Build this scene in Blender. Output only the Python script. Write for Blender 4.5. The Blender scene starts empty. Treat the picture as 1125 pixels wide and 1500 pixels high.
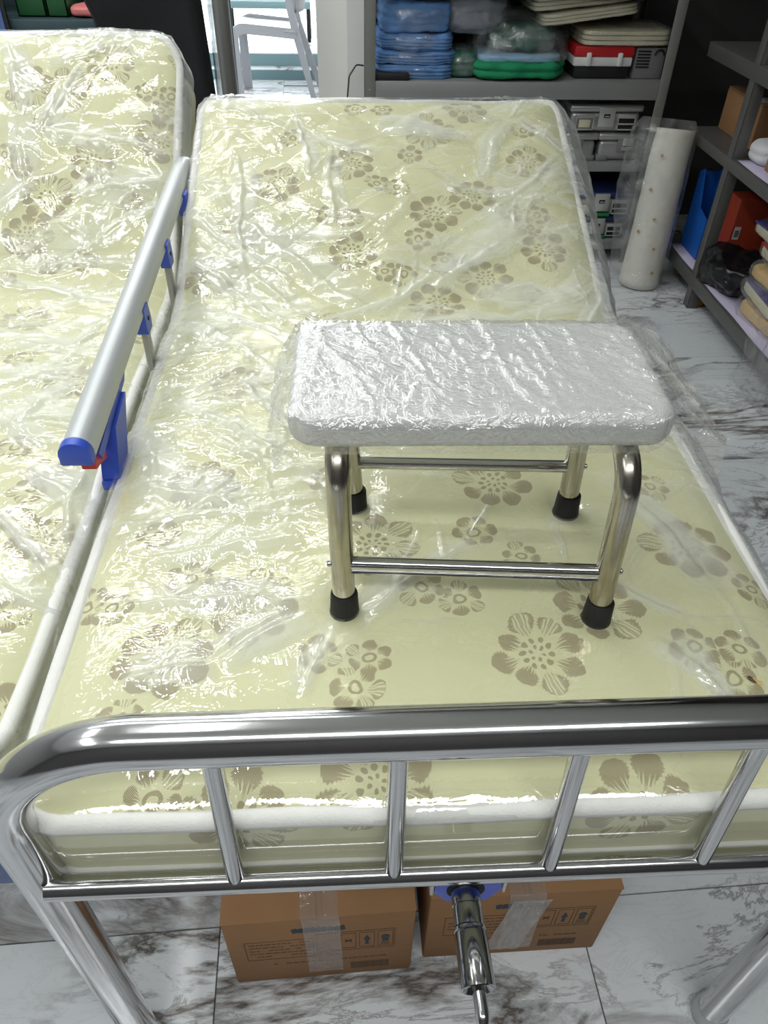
import bpy, bmesh, math, random
import numpy as np
from mathutils import Vector, Matrix

C = bpy.context.scene.collection
SC = bpy.context.scene
random.seed(7)
PI = math.pi
ORI = {}

# ------------------------------------------------------------------ camera
CAM_POS = Vector((0.3274, -0.3598, 1.4231))
YAW, PITCH, ROLL, FPX = 0.0635, 0.7188, 0.0232, 1103.9
_f0 = Vector((math.sin(YAW), math.cos(YAW), 0)); _r0 = Vector((math.cos(YAW), -math.sin(YAW), 0)); _u0 = Vector((0, 0, 1))
_f = _f0 * math.cos(PITCH) - _u0 * math.sin(PITCH); _u = _u0 * math.cos(PITCH) + _f0 * math.sin(PITCH)
_r = _r0 * math.cos(ROLL) + _u * math.sin(ROLL); _u = _u * math.cos(ROLL) - _r0 * math.sin(ROLL)
cd = bpy.data.cameras.new('camera'); cam = bpy.data.objects.new('camera', cd); C.objects.link(cam)
M3 = Matrix((_r, _u, -_f)).transposed()
cam.matrix_world = Matrix.Translation(CAM_POS) @ M3.to_4x4()
cd.sensor_fit = 'AUTO'; cd.sensor_width = 36.0; cd.lens = FPX * 36.0 / 1500.0
cd.clip_start = 0.02; cd.clip_end = 60
SC.camera = cam

# ------------------------------------------------------------------ world, lamps, exposure
w = bpy.data.worlds.new('room_air'); SC.world = w; w.use_nodes = True
w.node_tree.nodes['Background'].inputs[0].default_value = (0.85, 0.93, 1.0, 1)
w.node_tree.nodes['Background'].inputs[1].default_value = 0.2

def area(name, loc, size, power, aim=None, col=(1, 0.98, 0.94)):
    l = bpy.data.lights.new(name, 'AREA'); l.shape = 'RECTANGLE'; l.size, l.size_y = size; l.energy = power; l.color = col
    o = bpy.data.objects.new(name, l); C.objects.link(o); o.location = loc
    if aim is not None:
        o.rotation_euler = (Vector(aim) - Vector(loc)).to_track_quat('-Z', 'Y').to_euler()
    return o

area('ceiling_lamp', (0.35, -1.1, 2.86), (2.4, 0.22), 34, col=(0.98, 1.0, 0.98))
for (lx, ly, lp) in ((-1.6, -0.6, 11), (-1.55, 0.9, 11), (-0.3, 0.75, 13), (-1.5, 2.4, 14), (-0.4, 2.3, 12), (-1.5, 4.6, 24), (-0.5, 4.6, 24)):
    area('ceiling_lamp', (lx, ly, 2.86), (1.2, 0.09) if ly > 1.5 else (0.09, 1.2), lp, col=(0.98, 1.0, 0.98))
area('window_daylight', (-1.2, 9.3, 1.7), (2.6, 2.4), 170, aim=(-0.6, 0, 1.0), col=(0.9, 0.96, 1.0))

SC.view_settings.view_transform = 'Standard'; SC.view_settings.look = 'None'
SC.view_settings.gamma = 1.0; SC.view_settings.use_curve_mapping = False
SC.view_settings.exposure = 0.16

# ------------------------------------------------------------------ node helpers
class NT:
    def __init__(s, name):
        s.m = bpy.data.materials.new(name); s.m.use_nodes = True; s.t = s.m.node_tree; s.t.nodes.clear()
        s.out = s.t.nodes.new('ShaderNodeOutputMaterial')
    def n(s, typ, **k):
        nd = s.t.nodes.new(typ)
        for a, b in k.items(): setattr(nd, a, b)
        return nd
    def put(s, sock, v):
        if hasattr(v, 'is_linked') or isinstance(v, bpy.types.NodeSocket): s.t.links.new(v, sock)
        elif v is not None:
            try: sock.default_value = v
            except TypeError: sock.default_value = (*v, 1)
            except ValueError: sock.default_value = (*v, 1)
    def m_(s, op, a, b=None, c=None, clamp=False):
        nd = s.n('ShaderNodeMath', operation=op, use_clamp=clamp)
        for i, v in enumerate((a, b, c)):
            if v is not None: s.put(nd.inputs[i], v)
        return nd.outputs[0]
    def mix(s, fac, a, b):
        nd = s.n('ShaderNodeMix', data_type='RGBA')
        s.put(nd.inputs[0], fac); s.put(nd.inputs[6], a); s.put(nd.inputs[7], b)
        return nd.outputs[2]
    def ramp(s, fac, stops):
        nd = s.n('ShaderNodeValToRGB'); el = nd.color_ramp.elements
        while len(el) < len(stops): el.new(0.5)
        for e, (p, c) in zip(el, stops): e.position = p; e.color = (*c, 1) if len(c) == 3 else c
        s.put(nd.inputs[0], fac); return nd.outputs[0]
    def noise(s, scale, vec=None, detail=3, rough=0.5, dist=0.0):
        nd = s.n('ShaderNodeTexNoise'); nd.inputs['Scale'].default_value = scale; nd.inputs['Detail'].default_value = detail
        nd.inputs['Roughness'].default_value = rough; nd.inputs['Distortion'].default_value = dist
        s.put(nd.inputs['Vector'], vec if vec is not None else s.obj()); return nd.outputs['Fac']
    def obj(s):
        if not hasattr(s, '_o'): s._o = s.n('ShaderNodeTexCoord').outputs['Object']
        return s._o
    def bump(s, h, strength=0.3, dist=0.01, normal=None):
        nd = s.n('ShaderNodeBump'); nd.inputs['Strength'].default_value = strength; nd.inputs['Distance'].default_value = dist
        s.put(nd.inputs['Height'], h)
        if normal is not None: s.put(nd.inputs['Normal'], normal)
        return nd.outputs[0]
    def bsdf(s, col, rough=0.5, metal=0.0, normal=None, spec=0.5, sheen=0, coat=0, emit=None, es=0, trans=0):
        b = s.n('ShaderNodeBsdfPrincipled')
        s.put(b.inputs['Base Color'], col); s.put(b.inputs['Roughness'], rough); s.put(b.inputs['Metallic'], metal)
        s.put(b.inputs['Specular IOR Level'], spec)
        if sheen: b.inputs['Sheen Weight'].default_value = sheen
        if coat: b.inputs['Coat Weight'].default_value = coat
        if emit is not None: s.put(b.inputs['Emission Color'], emit); b.inputs['Emission Strength'].default_value = es
        if trans: b.inputs['Transmission Weight'].default_value = trans
        if normal is not None: s.put(b.inputs['Normal'], normal)
        return b.outputs[0]
    def done(s, sh): s.t.links.new(sh, s.out.inputs[0]); return s.m

def srgb(r, g, b):
    f = lambda c: (c / 255 / 12.92) if c / 255 <= 0.04045 else ((c / 255 + 0.055) / 1.055) ** 2.4
    return (f(r), f(g), f(b))

def plain(name, rgb, rough=0.5, metal=0.0, var=0.12, scale=30, bump=0.0, bscale=200, spec=0.5, coat=0):
    t = NT(name); c = srgb(*rgb)
    k = t.noise(scale, detail=4)
    col = t.mix(k, tuple(x * (1 - var) for x in c), tuple(min(1, x * (1 + var)) for x in c))
    nm = t.bump(t.noise(bscale, detail=2), bump, 0.002) if bump else None
    return t.done(t.bsdf(col, rough, metal, nm, spec, coat=coat))

def steel(name, base=(0.62, 0.62, 0.62), rough=0.09, dirt=0.0):
    t = NT(name)
    k = t.noise(9, detail=5, rough=0.65)
    r = t.m_('MULTIPLY_ADD', k, 0.12, rough - 0.04)
    col = base
    if dirt:
        d = t.ramp(t.noise(7, detail=6, rough=0.7), [(0.3, base), (0.62, (base[0] * .5, base[1] * .44, base[2] * .34))])
        col = t.mix(dirt, base, d)
    return t.done(t.bsdf(col, r, 1.0, t.bump(t.noise(5, detail=1), 0.04, 0.01)))

M = {}
M['chrome'] = steel('polished_stainless', (0.56, 0.56, 0.57), 0.11)
M['chrome_dull'] = steel('dull_stainless', (0.56, 0.54, 0.49), 0.2, 0.7)
M['crank_metal'] = steel('dark_chrome', (0.42, 0.42, 0.43), 0.10)
M['zinc'] = plain('shelf_grey_paint', (150, 152, 152), 0.42, 0.35, 0.08, 8)
M['zinc_shaded'] = plain('shaded_shelf_paint', (104, 104, 101), 0.45, 0.35, 0.08, 8)  # grey shelf paint with the right unit's shade put into its colour
M['post_grey'] = plain('post_grey_paint', (142, 142, 138), 0.38, 0.4, 0.08, 8)
M['alu'] = plain('matt_aluminium_paint', (188, 192, 194), 0.36, 0.25, 0.04, 14)
M['alu_dark'] = plain('bare_aluminium_bar', (168, 168, 160), 0.4, 0.3, 0.06, 14)
M['blue'] = plain('blue_plastic', (52, 82, 190), 0.38, 0, 0.05, 20)
M['red'] = plain('red_plastic', (205, 38, 28), 0.4, 0, 0.05, 20)
M['rubber'] = plain('black_rubber', (26, 26, 27), 0.62, 0, 0.2, 60, 0.15, 300)
M['black'] = plain('black_fabric', (17, 17, 22), 0.9, 0, 0.25, 200, 0.4, 900)
M['blackbag'] = plain('black_bag_film', (16, 16, 19), 0.3, 0, 0.2, 40, 0.5, 60)
M['seat'] = plain('white_moulded_plastic', (214, 215, 213), 0.35, 0, 0.02, 10)
M['wallp'] = plain('white_wall_paint', (232, 230, 226), 0.7, 0, 0.02, 3)
M['walld'] = plain('grey_wall_paint', (150, 150, 150), 0.8, 0, 0.04, 3)
M['walld2'] = plain('dark_wall_paint', (70, 68, 68), 0.85, 0, 0.06, 3)
M['ceil'] = plain('ceiling_paint', (236, 236, 234), 0.8, 0, 0.02, 3)
M['piping'] = plain('white_piping_fabric', (226, 226, 222), 0.8, 0, 0.05, 90, 0.35, 500)
M['bframe'] = plain('blue_bed_paint', (84, 108, 160), 0.45, 0.0, 0.05, 10)
M['chairp'] = plain('pale_grey_chair_plastic', (150, 152, 158), 0.42, 0, 0.03, 10)
M['teal'] = plain('teal_grey_laminate', (120, 150, 156), 0.4, 0, 0.05, 10)
M['palelam'] = plain('pale_blue_laminate', (205, 226, 232), 0.35, 0, 0.03, 10)
M['tealdk'] = plain('dark_teal_metal', (64, 84, 90), 0.4, 0.2, 0.08, 12)
M['silver'] = plain('brushed_container_alu', (176, 176, 176), 0.34, 0.7, 0.08, 25)
M['silver2'] = plain('container_fitting_alu', (196, 196, 194), 0.3, 0.6, 0.06, 25)
M['darkhole'] = plain('dark_recess', (14, 14, 15), 0.8, 0, 0.1, 20)
M['navy'] = plain('navy_lid_anodised', (36, 48, 96), 0.4, 0.2, 0.06, 20)
M['greenp'] = plain('green_plastic_tag', (24, 112, 62), 0.45, 0, 0.05, 20)
M['cream'] = plain('cream_foam_slab', (206, 200, 172), 0.75, 0, 0.06, 18, 0.2, 120)
M['paper'] = plain('white_paper', (214, 214, 216), 0.7, 0, 0.03, 14)
M['lilac'] = plain('lilac_shelf_paper', (196, 188, 214), 0.7, 0, 0.05, 14)
M['bluecloth'] = plain('blue_gown_cloth', (92, 132, 184), 0.85, 0, 0.16, 26, 0.4, 70)
M['greycloth'] = plain('grey_gown_cloth', (136, 140, 150), 0.85, 0, 0.16, 26, 0.4, 70)
M['greencloth'] = plain('green_drape_cloth', (10, 128, 84), 0.8, 0, 0.2, 26, 0.4, 70)
M['greendk'] = plain('dull_green_drape_cloth', (44, 92, 78), 0.8, 0, 0.2, 26, 0.4, 70)
M['bluebox'] = plain('bright_blue_card', (20, 92, 180), 0.5, 0, 0.06, 14)
M['orange'] = plain('orange_red_carton', (164, 58, 32), 0.6, 0, 0.07, 14)
M['yellow'] = plain('yellow_wood', (206, 150, 44), 0.6, 0, 0.12, 20)
M['tan'] = plain('tan_packet', (212, 180, 122), 0.6, 0, 0.1, 20)
M['pink'] = plain('pink_packet', (222, 128, 128), 0.5, 0, 0.1, 20)
M['greenbin'] = plain('dark_green_bin', (30, 84, 46), 0.5, 0, 0.14, 25)
M['lightblue'] = plain('light_blue_packet', (140, 178, 206), 0.5, 0, 0.1, 20)
M['ink'] = plain('black_print', (88, 70, 54), 0.8, 0, 0.25, 60)
M['inkblue'] = plain('blue_print', (58, 68, 78), 0.8, 0, 0.25, 60)
M['redlid'] = plain('red_lid', (186, 30, 32), 0.45, 0, 0.05, 20)
M['rollw'] = plain('white_wrapped_sheet', (222, 220, 210), 0.6, 0, 0.04, 12, 0.25, 60)
M['gold'] = plain('gold_star_print', (178, 140, 70), 0.6, 0, 0.1, 60)
M['greyplastic'] = plain('grey_tray_plastic', (120, 118, 120), 0.5, 0, 0.08, 18)
M['purple'] = plain('violet_packet_edge', (74, 66, 140), 0.5, 0, 0.1, 20)
M['grout'] = plain('tile_grout', (92, 94, 96), 0.9, 0, 0.1, 40)
M['insect'] = plain('brown_insect_shell', (74, 44, 22), 0.5, 0, 0.3, 300)
M['cable'] = plain('grey_cable', (70, 70, 74), 0.5, 0, 0.1, 20)

def cardboard():
    t = NT('brown_cardboard')
    o = t.obj()
    mp = t.n('ShaderNodeMapping'); mp.inputs['Scale'].default_value = (1, 1, 14); t.t.links.new(o, mp.inputs[0])
    k = t.noise(12, mp.outputs[0], 5, 0.6); k2 = t.noise(6, o, 4, 0.6)
    c = t.mix(k, srgb(152, 114, 78), srgb(170, 130, 92))
    c = t.mix(t.m_('MULTIPLY', k2, 0.45), c, srgb(126, 92, 62))
    return t.done(t.bsdf(c, 0.72, 0, t.bump(k, 0.15, 0.003), 0.3))
M['card'] = cardboard()

def marble():
    t = NT('white_marble_tile')
    oi = t.n('ShaderNodeObjectInfo'); o = t.obj()
    off = t.n('ShaderNodeVectorMath', operation='SCALE'); t.put(off.inputs[0], (31.0, 17.0, 9.0)); t.put(off.inputs['Scale'], oi.outputs['Random'])
    ad = t.n('ShaderNodeVectorMath', operation='ADD'); t.put(ad.inputs[0], o); t.put(ad.inputs[1], off.outputs[0])
    v = ad.outputs[0]
    mp = t.n('ShaderNodeMapping'); mp.inputs['Rotation'].default_value = (0, 0, 0.6); mp.inputs['Scale'].default_value = (0.8, 2.1, 1); t.t.links.new(v, mp.inputs[0])
    mv = mp.outputs[0]
    n1 = t.noise(1.5, mv, 8, 0.62, 0.7); n2 = t.noise(3.4, mv, 9, 0.68, 0.9); n3 = t.noise(1.3, v, 3, 0.5)
    ridge = lambda n, wd: t.m_('SUBTRACT', 1.0, t.m_('DIVIDE', t.m_('ABSOLUTE', t.m_('SUBTRACT', n, 0.5)), wd), clamp=True)
    v1 = t.m_('POWER', ridge(n1, 0.038), 1.1); v2 = t.m_('POWER', ridge(n2, 0.03), 2.0)
    patch = t.ramp(n3, [(0.40, (0, 0, 0)), (0.54, (1, 1, 1))])
    a = t.m_('MULTIPLY', t.m_('MAXIMUM', v1, t.m_('MULTIPLY', v2, 0.7)), patch)
    fine = t.m_('MULTIPLY', t.m_('POWER', ridge(t.noise(9, mv, 9, 0.7, 1.0), 0.02), 2.0), 0.16)
    base = t.mix(t.noise(3, v, 4), srgb(212, 218, 223), srgb(234, 237, 240))
    veinc = t.mix(t.noise(6, v, 2), srgb(44, 46, 44), srgb(104, 84, 68))
    c = t.mix(t.m_('MULTIPLY', a, 0.95), base, veinc)
    c = t.mix(fine, c, srgb(90, 96, 100))
    return t.done(t.bsdf(c, t.m_('MULTIPLY_ADD', t.noise(14, v, 3), 0.10, 0.09), 0, t.bump(t.noise(3, v, 1), 0.03, 0.01), 0.5))
M['marble'] = marble()

def flower_fabric():
    t = NT('cream_damask_with_brown_flowers')
    uv = t.n('ShaderNodeUVMap', uv_map='UVMap').outputs[0]
    A = t.n('ShaderNodeAttribute', attribute_name='fl_c'); B = t.n('ShaderNodeAttribute', attribute_name='fl_p')
    sep = lambda v: t.n('ShaderNodeSeparateXYZ')
    s0 = t.n('ShaderNodeSeparateXYZ'); t.put(s0.inputs[0], uv)
    sa = t.n('ShaderNodeSeparateXYZ'); t.put(sa.inputs[0], A.outputs['Vector'])
    sb = t.n('ShaderNodeSeparateXYZ'); t.put(sb.inputs[0], B.outputs['Vector'])
    U, V = s0.outputs[0], s0.outputs[1]
    kind = sa.outputs[2]; rot, R, rnd = sb.outputs
    dx = t.m_('SUBTRACT', U, sa.outputs[0]); dy = t.m_('SUBTRACT', V, sa.outputs[1])
    # slight distortion so petals are not perfect
    wob = t.m_('MULTIPLY_ADD', t.noise(28, uv, 2), 0.02, -0.01)
    dx = t.m_('ADD', dx, t.m_('MULTIPLY', wob, 0.5)); dy = t.m_('ADD', dy, wob)
    r = t.m_('DIVIDE', t.m_('SQRT', t.m_('ADD', t.m_('MULTIPLY', dx, dx), t.m_('MULTIPLY', dy, dy))), R)
    th = t.m_('ADD', t.m_('ARCTAN2', dy, dx), rot)
    npet = t.m_('MULTIPLY_ADD', kind, -2.0, 8.0)                        # 8 petals, or 6 on the small ones
    a = t.m_('MULTIPLY', th, t.m_('DIVIDE', npet, 2 * PI))
    idx = t.m_('ROUND', a); phi = t.m_('ABSOLUTE', t.m_('MULTIPLY', t.m_('SUBTRACT', a, idx), 2.0))
    wn = t.n('ShaderNodeTexWhiteNoise', noise_dimensions='1D')
    t.put(wn.inputs['W'], t.m_('ADD', t.m_('FLOORED_MODULO', idx, npet), t.m_('MULTIPLY', rnd, 37.0))); pr = wn.outputs['Value']
    rp = t.m_('DIVIDE', r, t.m_('MULTIPLY_ADD', pr, 0.24, 0.76))
    r0 = 0.36
    tt = t.m_('DIVIDE', t.m_('SUBTRACT', rp, r0), 1 - r0, clamp=True)
    wid = t.m_('MULTIPLY', t.m_('POWER', t.m_('SINE', t.m_('MULTIPLY', t.m_('POWER', tt, 1.35), PI)), 0.62), 0.9)
    wid = t.m_('ADD', wid, t.m_('MULTIPLY', t.m_('SINE', t.m_('MULTIPLY', rp, 95.0)), 0.05))
    pet = t.m_('MULTIPLY_ADD', t.m_('SUBTRACT', wid, phi), 9.0, 0.4, clamp=True)
    inside = t.m_('MULTIPLY', t.m_('GREATER_THAN', rp, r0), t.m_('LESS_THAN', rp, 1.0))
    pet = t.m_('MULTIPLY', pet, inside)
    # rays opening the inner half of each petal into threads
    ray = t.m_('MULTIPLY_ADD', t.m_('SINE', t.m_('MULTIPLY', phi, 21.0)), 0.9, t.m_('MULTIPLY_ADD', tt, 4.6, -0.7), clamp=True)
    pet = t.m_('MULTIPLY', pet, ray)
    # some petals are only outlines
    hollow = t.m_('MULTIPLY', t.m_('GREATER_THAN', pr, 0.72), t.m_('MULTIPLY_ADD', t.m_('SUBTRACT', t.m_('MULTIPLY', wid, 0.66), phi), 9.0, 0.5, clamp=True))
    veins = t.m_('GREATER_THAN', t.m_('SINE', t.m_('MULTIPLY', phi, 26.0)), 0.35)
    pet = t.m_('MULTIPLY', pet, t.m_('SUBTRACT', 1.0, t.m_('MULTIPLY', hollow, t.m_('SUBTRACT', 1.0, t.m_('MULTIPLY', veins, 0.8)))))
    # heart: dots on the large flowers, a ring on the small ones
    def dots(n, rr, w1, w2):
        a2 = t.m_('MULTIPLY', th, n / (2 * PI)); f2 = t.m_('SUBTRACT', a2, t.m_('ROUND', a2))
        e1 = t.m_('DIVIDE', t.m_('SUBTRACT', r, rr), w1); e2 = t.m_('DIVIDE', f2, w2)
        return t.m_('LESS_THAN', t.m_('ADD', t.m_('MULTIPLY', e1, e1), t.m_('MULTIPLY', e2, e2)), 1.0)
    heart0 = t.m_('MAXIMUM', dots(10, 0.27, 0.065, 0.3), dots(6, 0.12, 0.045, 0.25))
    heart1 = t.m_('LESS_THAN', t.m_('ABSOLUTE', t.m_('SUBTRACT', r, 0.2)), 0.055)
    heart = t.m_('ADD', t.m_('MULTIPLY', heart0, t.m_('SUBTRACT', 1.0, kind)), t.m_('MULTIPLY', heart1, kind))
    mask = t.m_('MAXIMUM', pet, heart)
    hatch = t.m_('MULTIPLY_ADD', t.m_('SINE', t.m_('MULTIPLY', t.m_('ADD', U, V), 2 * PI / 0.0021)), 0.35, 0.72, clamp=True)
    mask = t.m_('MULTIPLY', mask, hatch)
    weave = t.m_('MULTIPLY', t.m_('SINE', t.m_('MULTIPLY', U, 2 * PI / 0.0032)), t.m_('SINE', t.m_('MULTIPLY', V, 2 * PI / 0.0032)))
    base = t.mix(t.noise(5, uv, 3), srgb(211, 211, 168), srgb(222, 221, 180))
    base = t.mix(t.m_('MULTIPLY_ADD', weave, 0.06, 0.06), base, srgb(182, 182, 140))
    c = t.mix(t.m_('MULTIPLY', mask, 0.92), base, srgb(130, 112, 78))
    return t.done(t.bsdf(c, 0.62, 0, t.bump(weave, 0.10, 0.001), 0.35, sheen=0.2))
M['fabric'] = flower_fabric()

def film(name, veil=0.06, foldk=0.5, rough=0.1, crinkle=0.5, cs=60, spec=1.0, tint=(0.93, 0.95, 0.95)):
    t = NT(name); o = t.obj()
    at = t.n('ShaderNodeAttribute', attribute_name='fold').outputs['Fac']
    n1 = t.noise(cs, o, 3, 0.6, 0.8); n2 = t.noise(cs * 0.28, o, 3, 0.6, 1.5)
    rid = t.m_('ABSOLUTE', t.m_('SUBTRACT', n2, 0.5))
    h = t.m_('ADD', t.m_('MULTIPLY', n1, 0.35), t.m_('MULTIPLY', rid, -2.4))
    cl = t.n('ShaderNodeAttribute', attribute_name='calm').outputs['Fac']
    h = t.m_('MULTIPLY', h, t.m_('SUBTRACT', 1.0, cl))
    nm = t.bump(h, crinkle, 0.006)
    tr = t.n('ShaderNodeBsdfTransparent'); tr.inputs[0].default_value = (0.985, 0.985, 0.985, 1)
    df = t.n('ShaderNodeBsdfDiffuse'); df.inputs[0].default_value = (*tint, 1); t.put(df.inputs['Normal'], nm)
    tl = t.n('ShaderNodeBsdfTranslucent'); tl.inputs[0].default_value = (*tint, 1); t.put(tl.inputs['Normal'], nm)
    mx = t.n('ShaderNodeMixShader'); mx.inputs[0].default_value = 0.4; t.t.links.new(df.outputs[0], mx.inputs[1]); t.t.links.new(tl.outputs[0], mx.inputs[2])
    lw = t.n('ShaderNodeLayerWeight'); lw.inputs[0].default_value = 0.5; t.put(lw.inputs['Normal'], nm)
    f5 = t.m_('POWER', lw.outputs['Facing'], 5.0)
    vf = t.m_('ADD', t.m_('MULTIPLY_ADD', at, foldk, veil), t.m_('MULTIPLY', f5, 0.25), clamp=True)
    m1 = t.n('ShaderNodeMixShader'); t.put(m1.inputs[0], vf); t.t.links.new(tr.outputs[0], m1.inputs[1]); t.t.links.new(mx.outputs[0], m1.inputs[2])
    gl = t.n('ShaderNodeBsdfGlossy'); gl.inputs['Roughness'].default_value = rough; t.put(gl.inputs['Normal'], nm)
    m2 = t.n('ShaderNodeMixShader'); t.put(m2.inputs[0], t.m_('MULTIPLY_ADD', f5, 0.55, 0.085 * spec, clamp=True))
    t.t.links.new(m1.outputs[0], m2.inputs[1]); t.t.links.new(gl.outputs[0], m2.inputs[2])
    return t.done(m2.outputs[0])
M['film_bed'] = film('bed_wrap_film', 0.035, 0.6, 0.05, 0.15, 70, 1.15)
M['film_seat'] = film('seat_wrap_film', 0.03, 0.5, 0.05, 0.45, 150, 2.3)
M['film_bag'] = film('clear_bag_film', 0.035, 0.34, 0.09, 0.5, 60)
M['film_tape'] = film('clear_tape_film', 0.10, 0.3, 0.12, 0.5, 110)
def glass():
    t = NT('clear_glass'); g = t.n('ShaderNodeBsdfGlossy'); g.inputs['Roughness'].default_value = 0.02
    tr = t.n('ShaderNodeBsdfTransparent'); tr.inputs[0].default_value = (0.93, 0.97, 0.97, 1)
    fr = t.n('ShaderNodeLayerWeight'); fr.inputs[0].default_value = 0.5
    mx = t.n('ShaderNodeMixShader'); t.put(mx.inputs[0], t.m_('MULTIPLY_ADD', t.m_('POWER', fr.outputs['Facing'], 5.0), 0.8, 0.08))
    t.t.links.new(tr.outputs[0], mx.inputs[1]); t.t.links.new(g.outputs[0], mx.inputs[2]); return t.done(mx.outputs[0])
M['glass'] = glass()
def lit():
    t = NT('bright_daylit_pane'); return t.done(t.bsdf((0.8, 0.85, 0.9), 0.3, emit=(0.93, 0.97, 1.0), es=3.0))
M['lit'] = lit()

# ------------------------------------------------------------------ mesh helpers
def lin(o):
    C.objects.link(o); return o
def empty(name, loc, label, cat, group=None, rotz=0.0):
    o = bpy.data.objects.new(name, None); lin(o); o.location = loc; o.rotation_euler = (0, 0, rotz); o.empty_display_size = 0.05
    o['label'] = label; o['category'] = cat
    if group: o['group'] = group
    ORI[o.name] = np.array(loc, float) if not rotz else np.zeros(3)
    return o
def tag(o, label=None, cat=None, group=None, kind=None):
    for k, v in (('label', label), ('category', cat), ('group', group), ('kind', kind)):
        if v: o[k] = v
    return o

_rb = {}
def rbox(size, b, seg=2):
    key = (tuple(round(float(s), 5) for s in size), b, seg)
    if key not in _rb:
        bm = bmesh.new(); bmesh.ops.create_cube(bm, size=1)
        for v in bm.verts: v.co = Vector((v.co.x * size[0], v.co.y * size[1], v.co.z * size[2]))
        if b > 0: bmesh.ops.bevel(bm, geom=list(bm.edges), offset=min(b, min(size) * 0.49), segments=seg, profile=0.5, affect='EDGES')
        bm.verts.index_update()
        _rb[key] = (np.array([v.co[:] for v in bm.verts]), [[v.index for v in f.verts] for f in bm.faces]); bm.free()
    return _rb[key]

def rotm(rx=0, ry=0, rz=0):
    return np.array(Matrix.Rotation(rz, 3, 'Z') @ Matrix.Rotation(ry, 3, 'Y') @ Matrix.Rotation(rx, 3, 'X'))

class MB:
    def __init__(s): s.v = []; s.f = []; s.n = 0
    def add(s, V, F):
        V = np.asarray(V, float); s.v.append(V); k = s.n
        s.f += [[i + k for i in f] for f in F]; s.n += len(V); return s
    def box(s, c, size, b=0.003, R=None, seg=2):
        V, F = rbox(size, b, seg); V = V @ (R.T if R is not None else np.eye(3)) + np.array(c); return s.add(V, F)
    def bx(s, x0, x1, y0, y1, z0, z1, b=0.003, seg=2):
        return s.box(((x0 + x1) / 2, (y0 + y1) / 2, (z0 + z1) / 2), (abs(x1 - x0), abs(y1 - y0), abs(z1 - z0)), b, None, seg)
    def tube(s, pts, r, n=14, caps=True, closed=False, prof=None, up=None):
        P = np.array(pts, float); m = len(P)
        T = np.zeros_like(P)
        for i in range(m):
            a = P[(i - 1) % m] if (closed or i > 0) else P[i]; b = P[(i + 1) % m] if (closed or i < m - 1) else P[i]
            T[i] = (b - a) / (np.linalg.norm(b - a) + 1e-12)
        rr = np.full(m, r) if np.isscalar(r) else np.array(r, float)
        u = np.array(up if up is not None else ([0, 0, 1] if abs(T[0][2]) < 0.9 else [1, 0, 0]), float)
        N = u - T[0] * (u @ T[0]); N /= np.linalg.norm(N)
        if prof is None: prof = [(math.cos(2 * PI * k / n), math.sin(2 * PI * k / n)) for k in range(n)]
        n = len(prof); V = []
        for i in range(m):
            N = N - T[i] * (N @ T[i]); N /= np.linalg.norm(N); B = np.cross(T[i], N)
            for c, d in prof: V.append(P[i] + rr[i] * (c * N + d * B))
        F = []
        for i in range(m if closed else m - 1):
            j = (i + 1) % m
            for k in range(n):
                k2 = (k + 1) % n; F.append([i * n + k, i * n + k2, j * n + k2, j * n + k])
        if caps and not closed: F += [list(range(n))[::-1], list(range((m - 1) * n, m * n))]
        return s.add(V, F)
    def lathe(s, prof, base, axis=(0, 0, 1), n=24):
        ax = Vector(axis).normalized(); b = Vector(base)
        pts = [b + ax * z for r, z in prof]; rr = [max(r, 1e-5) for r, z in prof]
        P = np.array([p[:] for p in pts]); u = np.array(ax.orthogonal().normalized()[:]); w_ = np.cross(np.array(ax[:]), u)
        V = []; F = []
        for i in range(len(P)):
            for k in range(n):
                a = 2 * PI * k / n; V.append(P[i] + rr[i] * (math.cos(a) * u + math.sin(a) * w_))
        for i in range(len(P) - 1):
            for k in range(n): k2 = (k + 1) % n; F.append([i * n + k, i * n + k2, (i + 1) * n + k2, (i + 1) * n + k])
        F += [list(range(n))[::-1], list(range((len(P) - 1) * n, len(P) * n))]
        return s.add(V, F)
    def grid(s, G):
        a, b = G.shape[:2]
        F = [[i * b + j, (i + 1) * b + j, (i + 1) * b + j + 1, i * b + j + 1] for i in range(a - 1) for j in range(b - 1)]
        return s.add(G.reshape(-1, 3), F)
    def prism(s, poly, y0, y1, axis='y'):
        n = len(poly); V = []
        for y in (y0, y1):
            for a, b in poly: V.append({'y': (a, y, b), 'x': (y, a, b), 'z': (a, b, y)}[axis])
        F = [list(range(n)), list(range(n, 2 * n))[::-1]] + [[i, i + n, (i + 1) % n + n, (i + 1) % n] for i in range(n)]
        return s.add(V, F)
    def build(s, name, mat, parent=None, loc=None, root=None, smooth=35):
        V = np.concatenate(s.v); me = bpy.data.meshes.new(name)
        o = bpy.data.objects.new(name, me); lin(o)
        if parent is not None:
            org = ORI.get((root or parent).name, np.zeros(3)); o.parent = parent; ORI[o.name] = org
        else:
            org = np.array(loc if loc is not None else (0, 0, 0), float); o.location = org; ORI[o.name] = org
        me.from_pydata((V - org).tolist(), [], s.f)
        me.materials.append(M[mat] if isinstance(mat, str) else mat)
        me.validate(); me.update()
        if smooth:
            me.shade_smooth(); me.set_sharp_from_angle(angle=math.radians(smooth))
        bm = bmesh.new(); bm.from_mesh(me); bmesh.ops.recalc_face_normals(bm, faces=bm.faces); bm.to_mesh(me); bm.free()
        return o

def arc(c, r, a0, a1, n, u, v):
    c = np.array(c, float); u = np.array(u, float); v = np.array(v, float)
    return [c + r * (math.cos(a0 + (a1 - a0) * i / n) * u + math.sin(a0 + (a1 - a0) * i / n) * v) for i in range(n + 1)]

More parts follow.
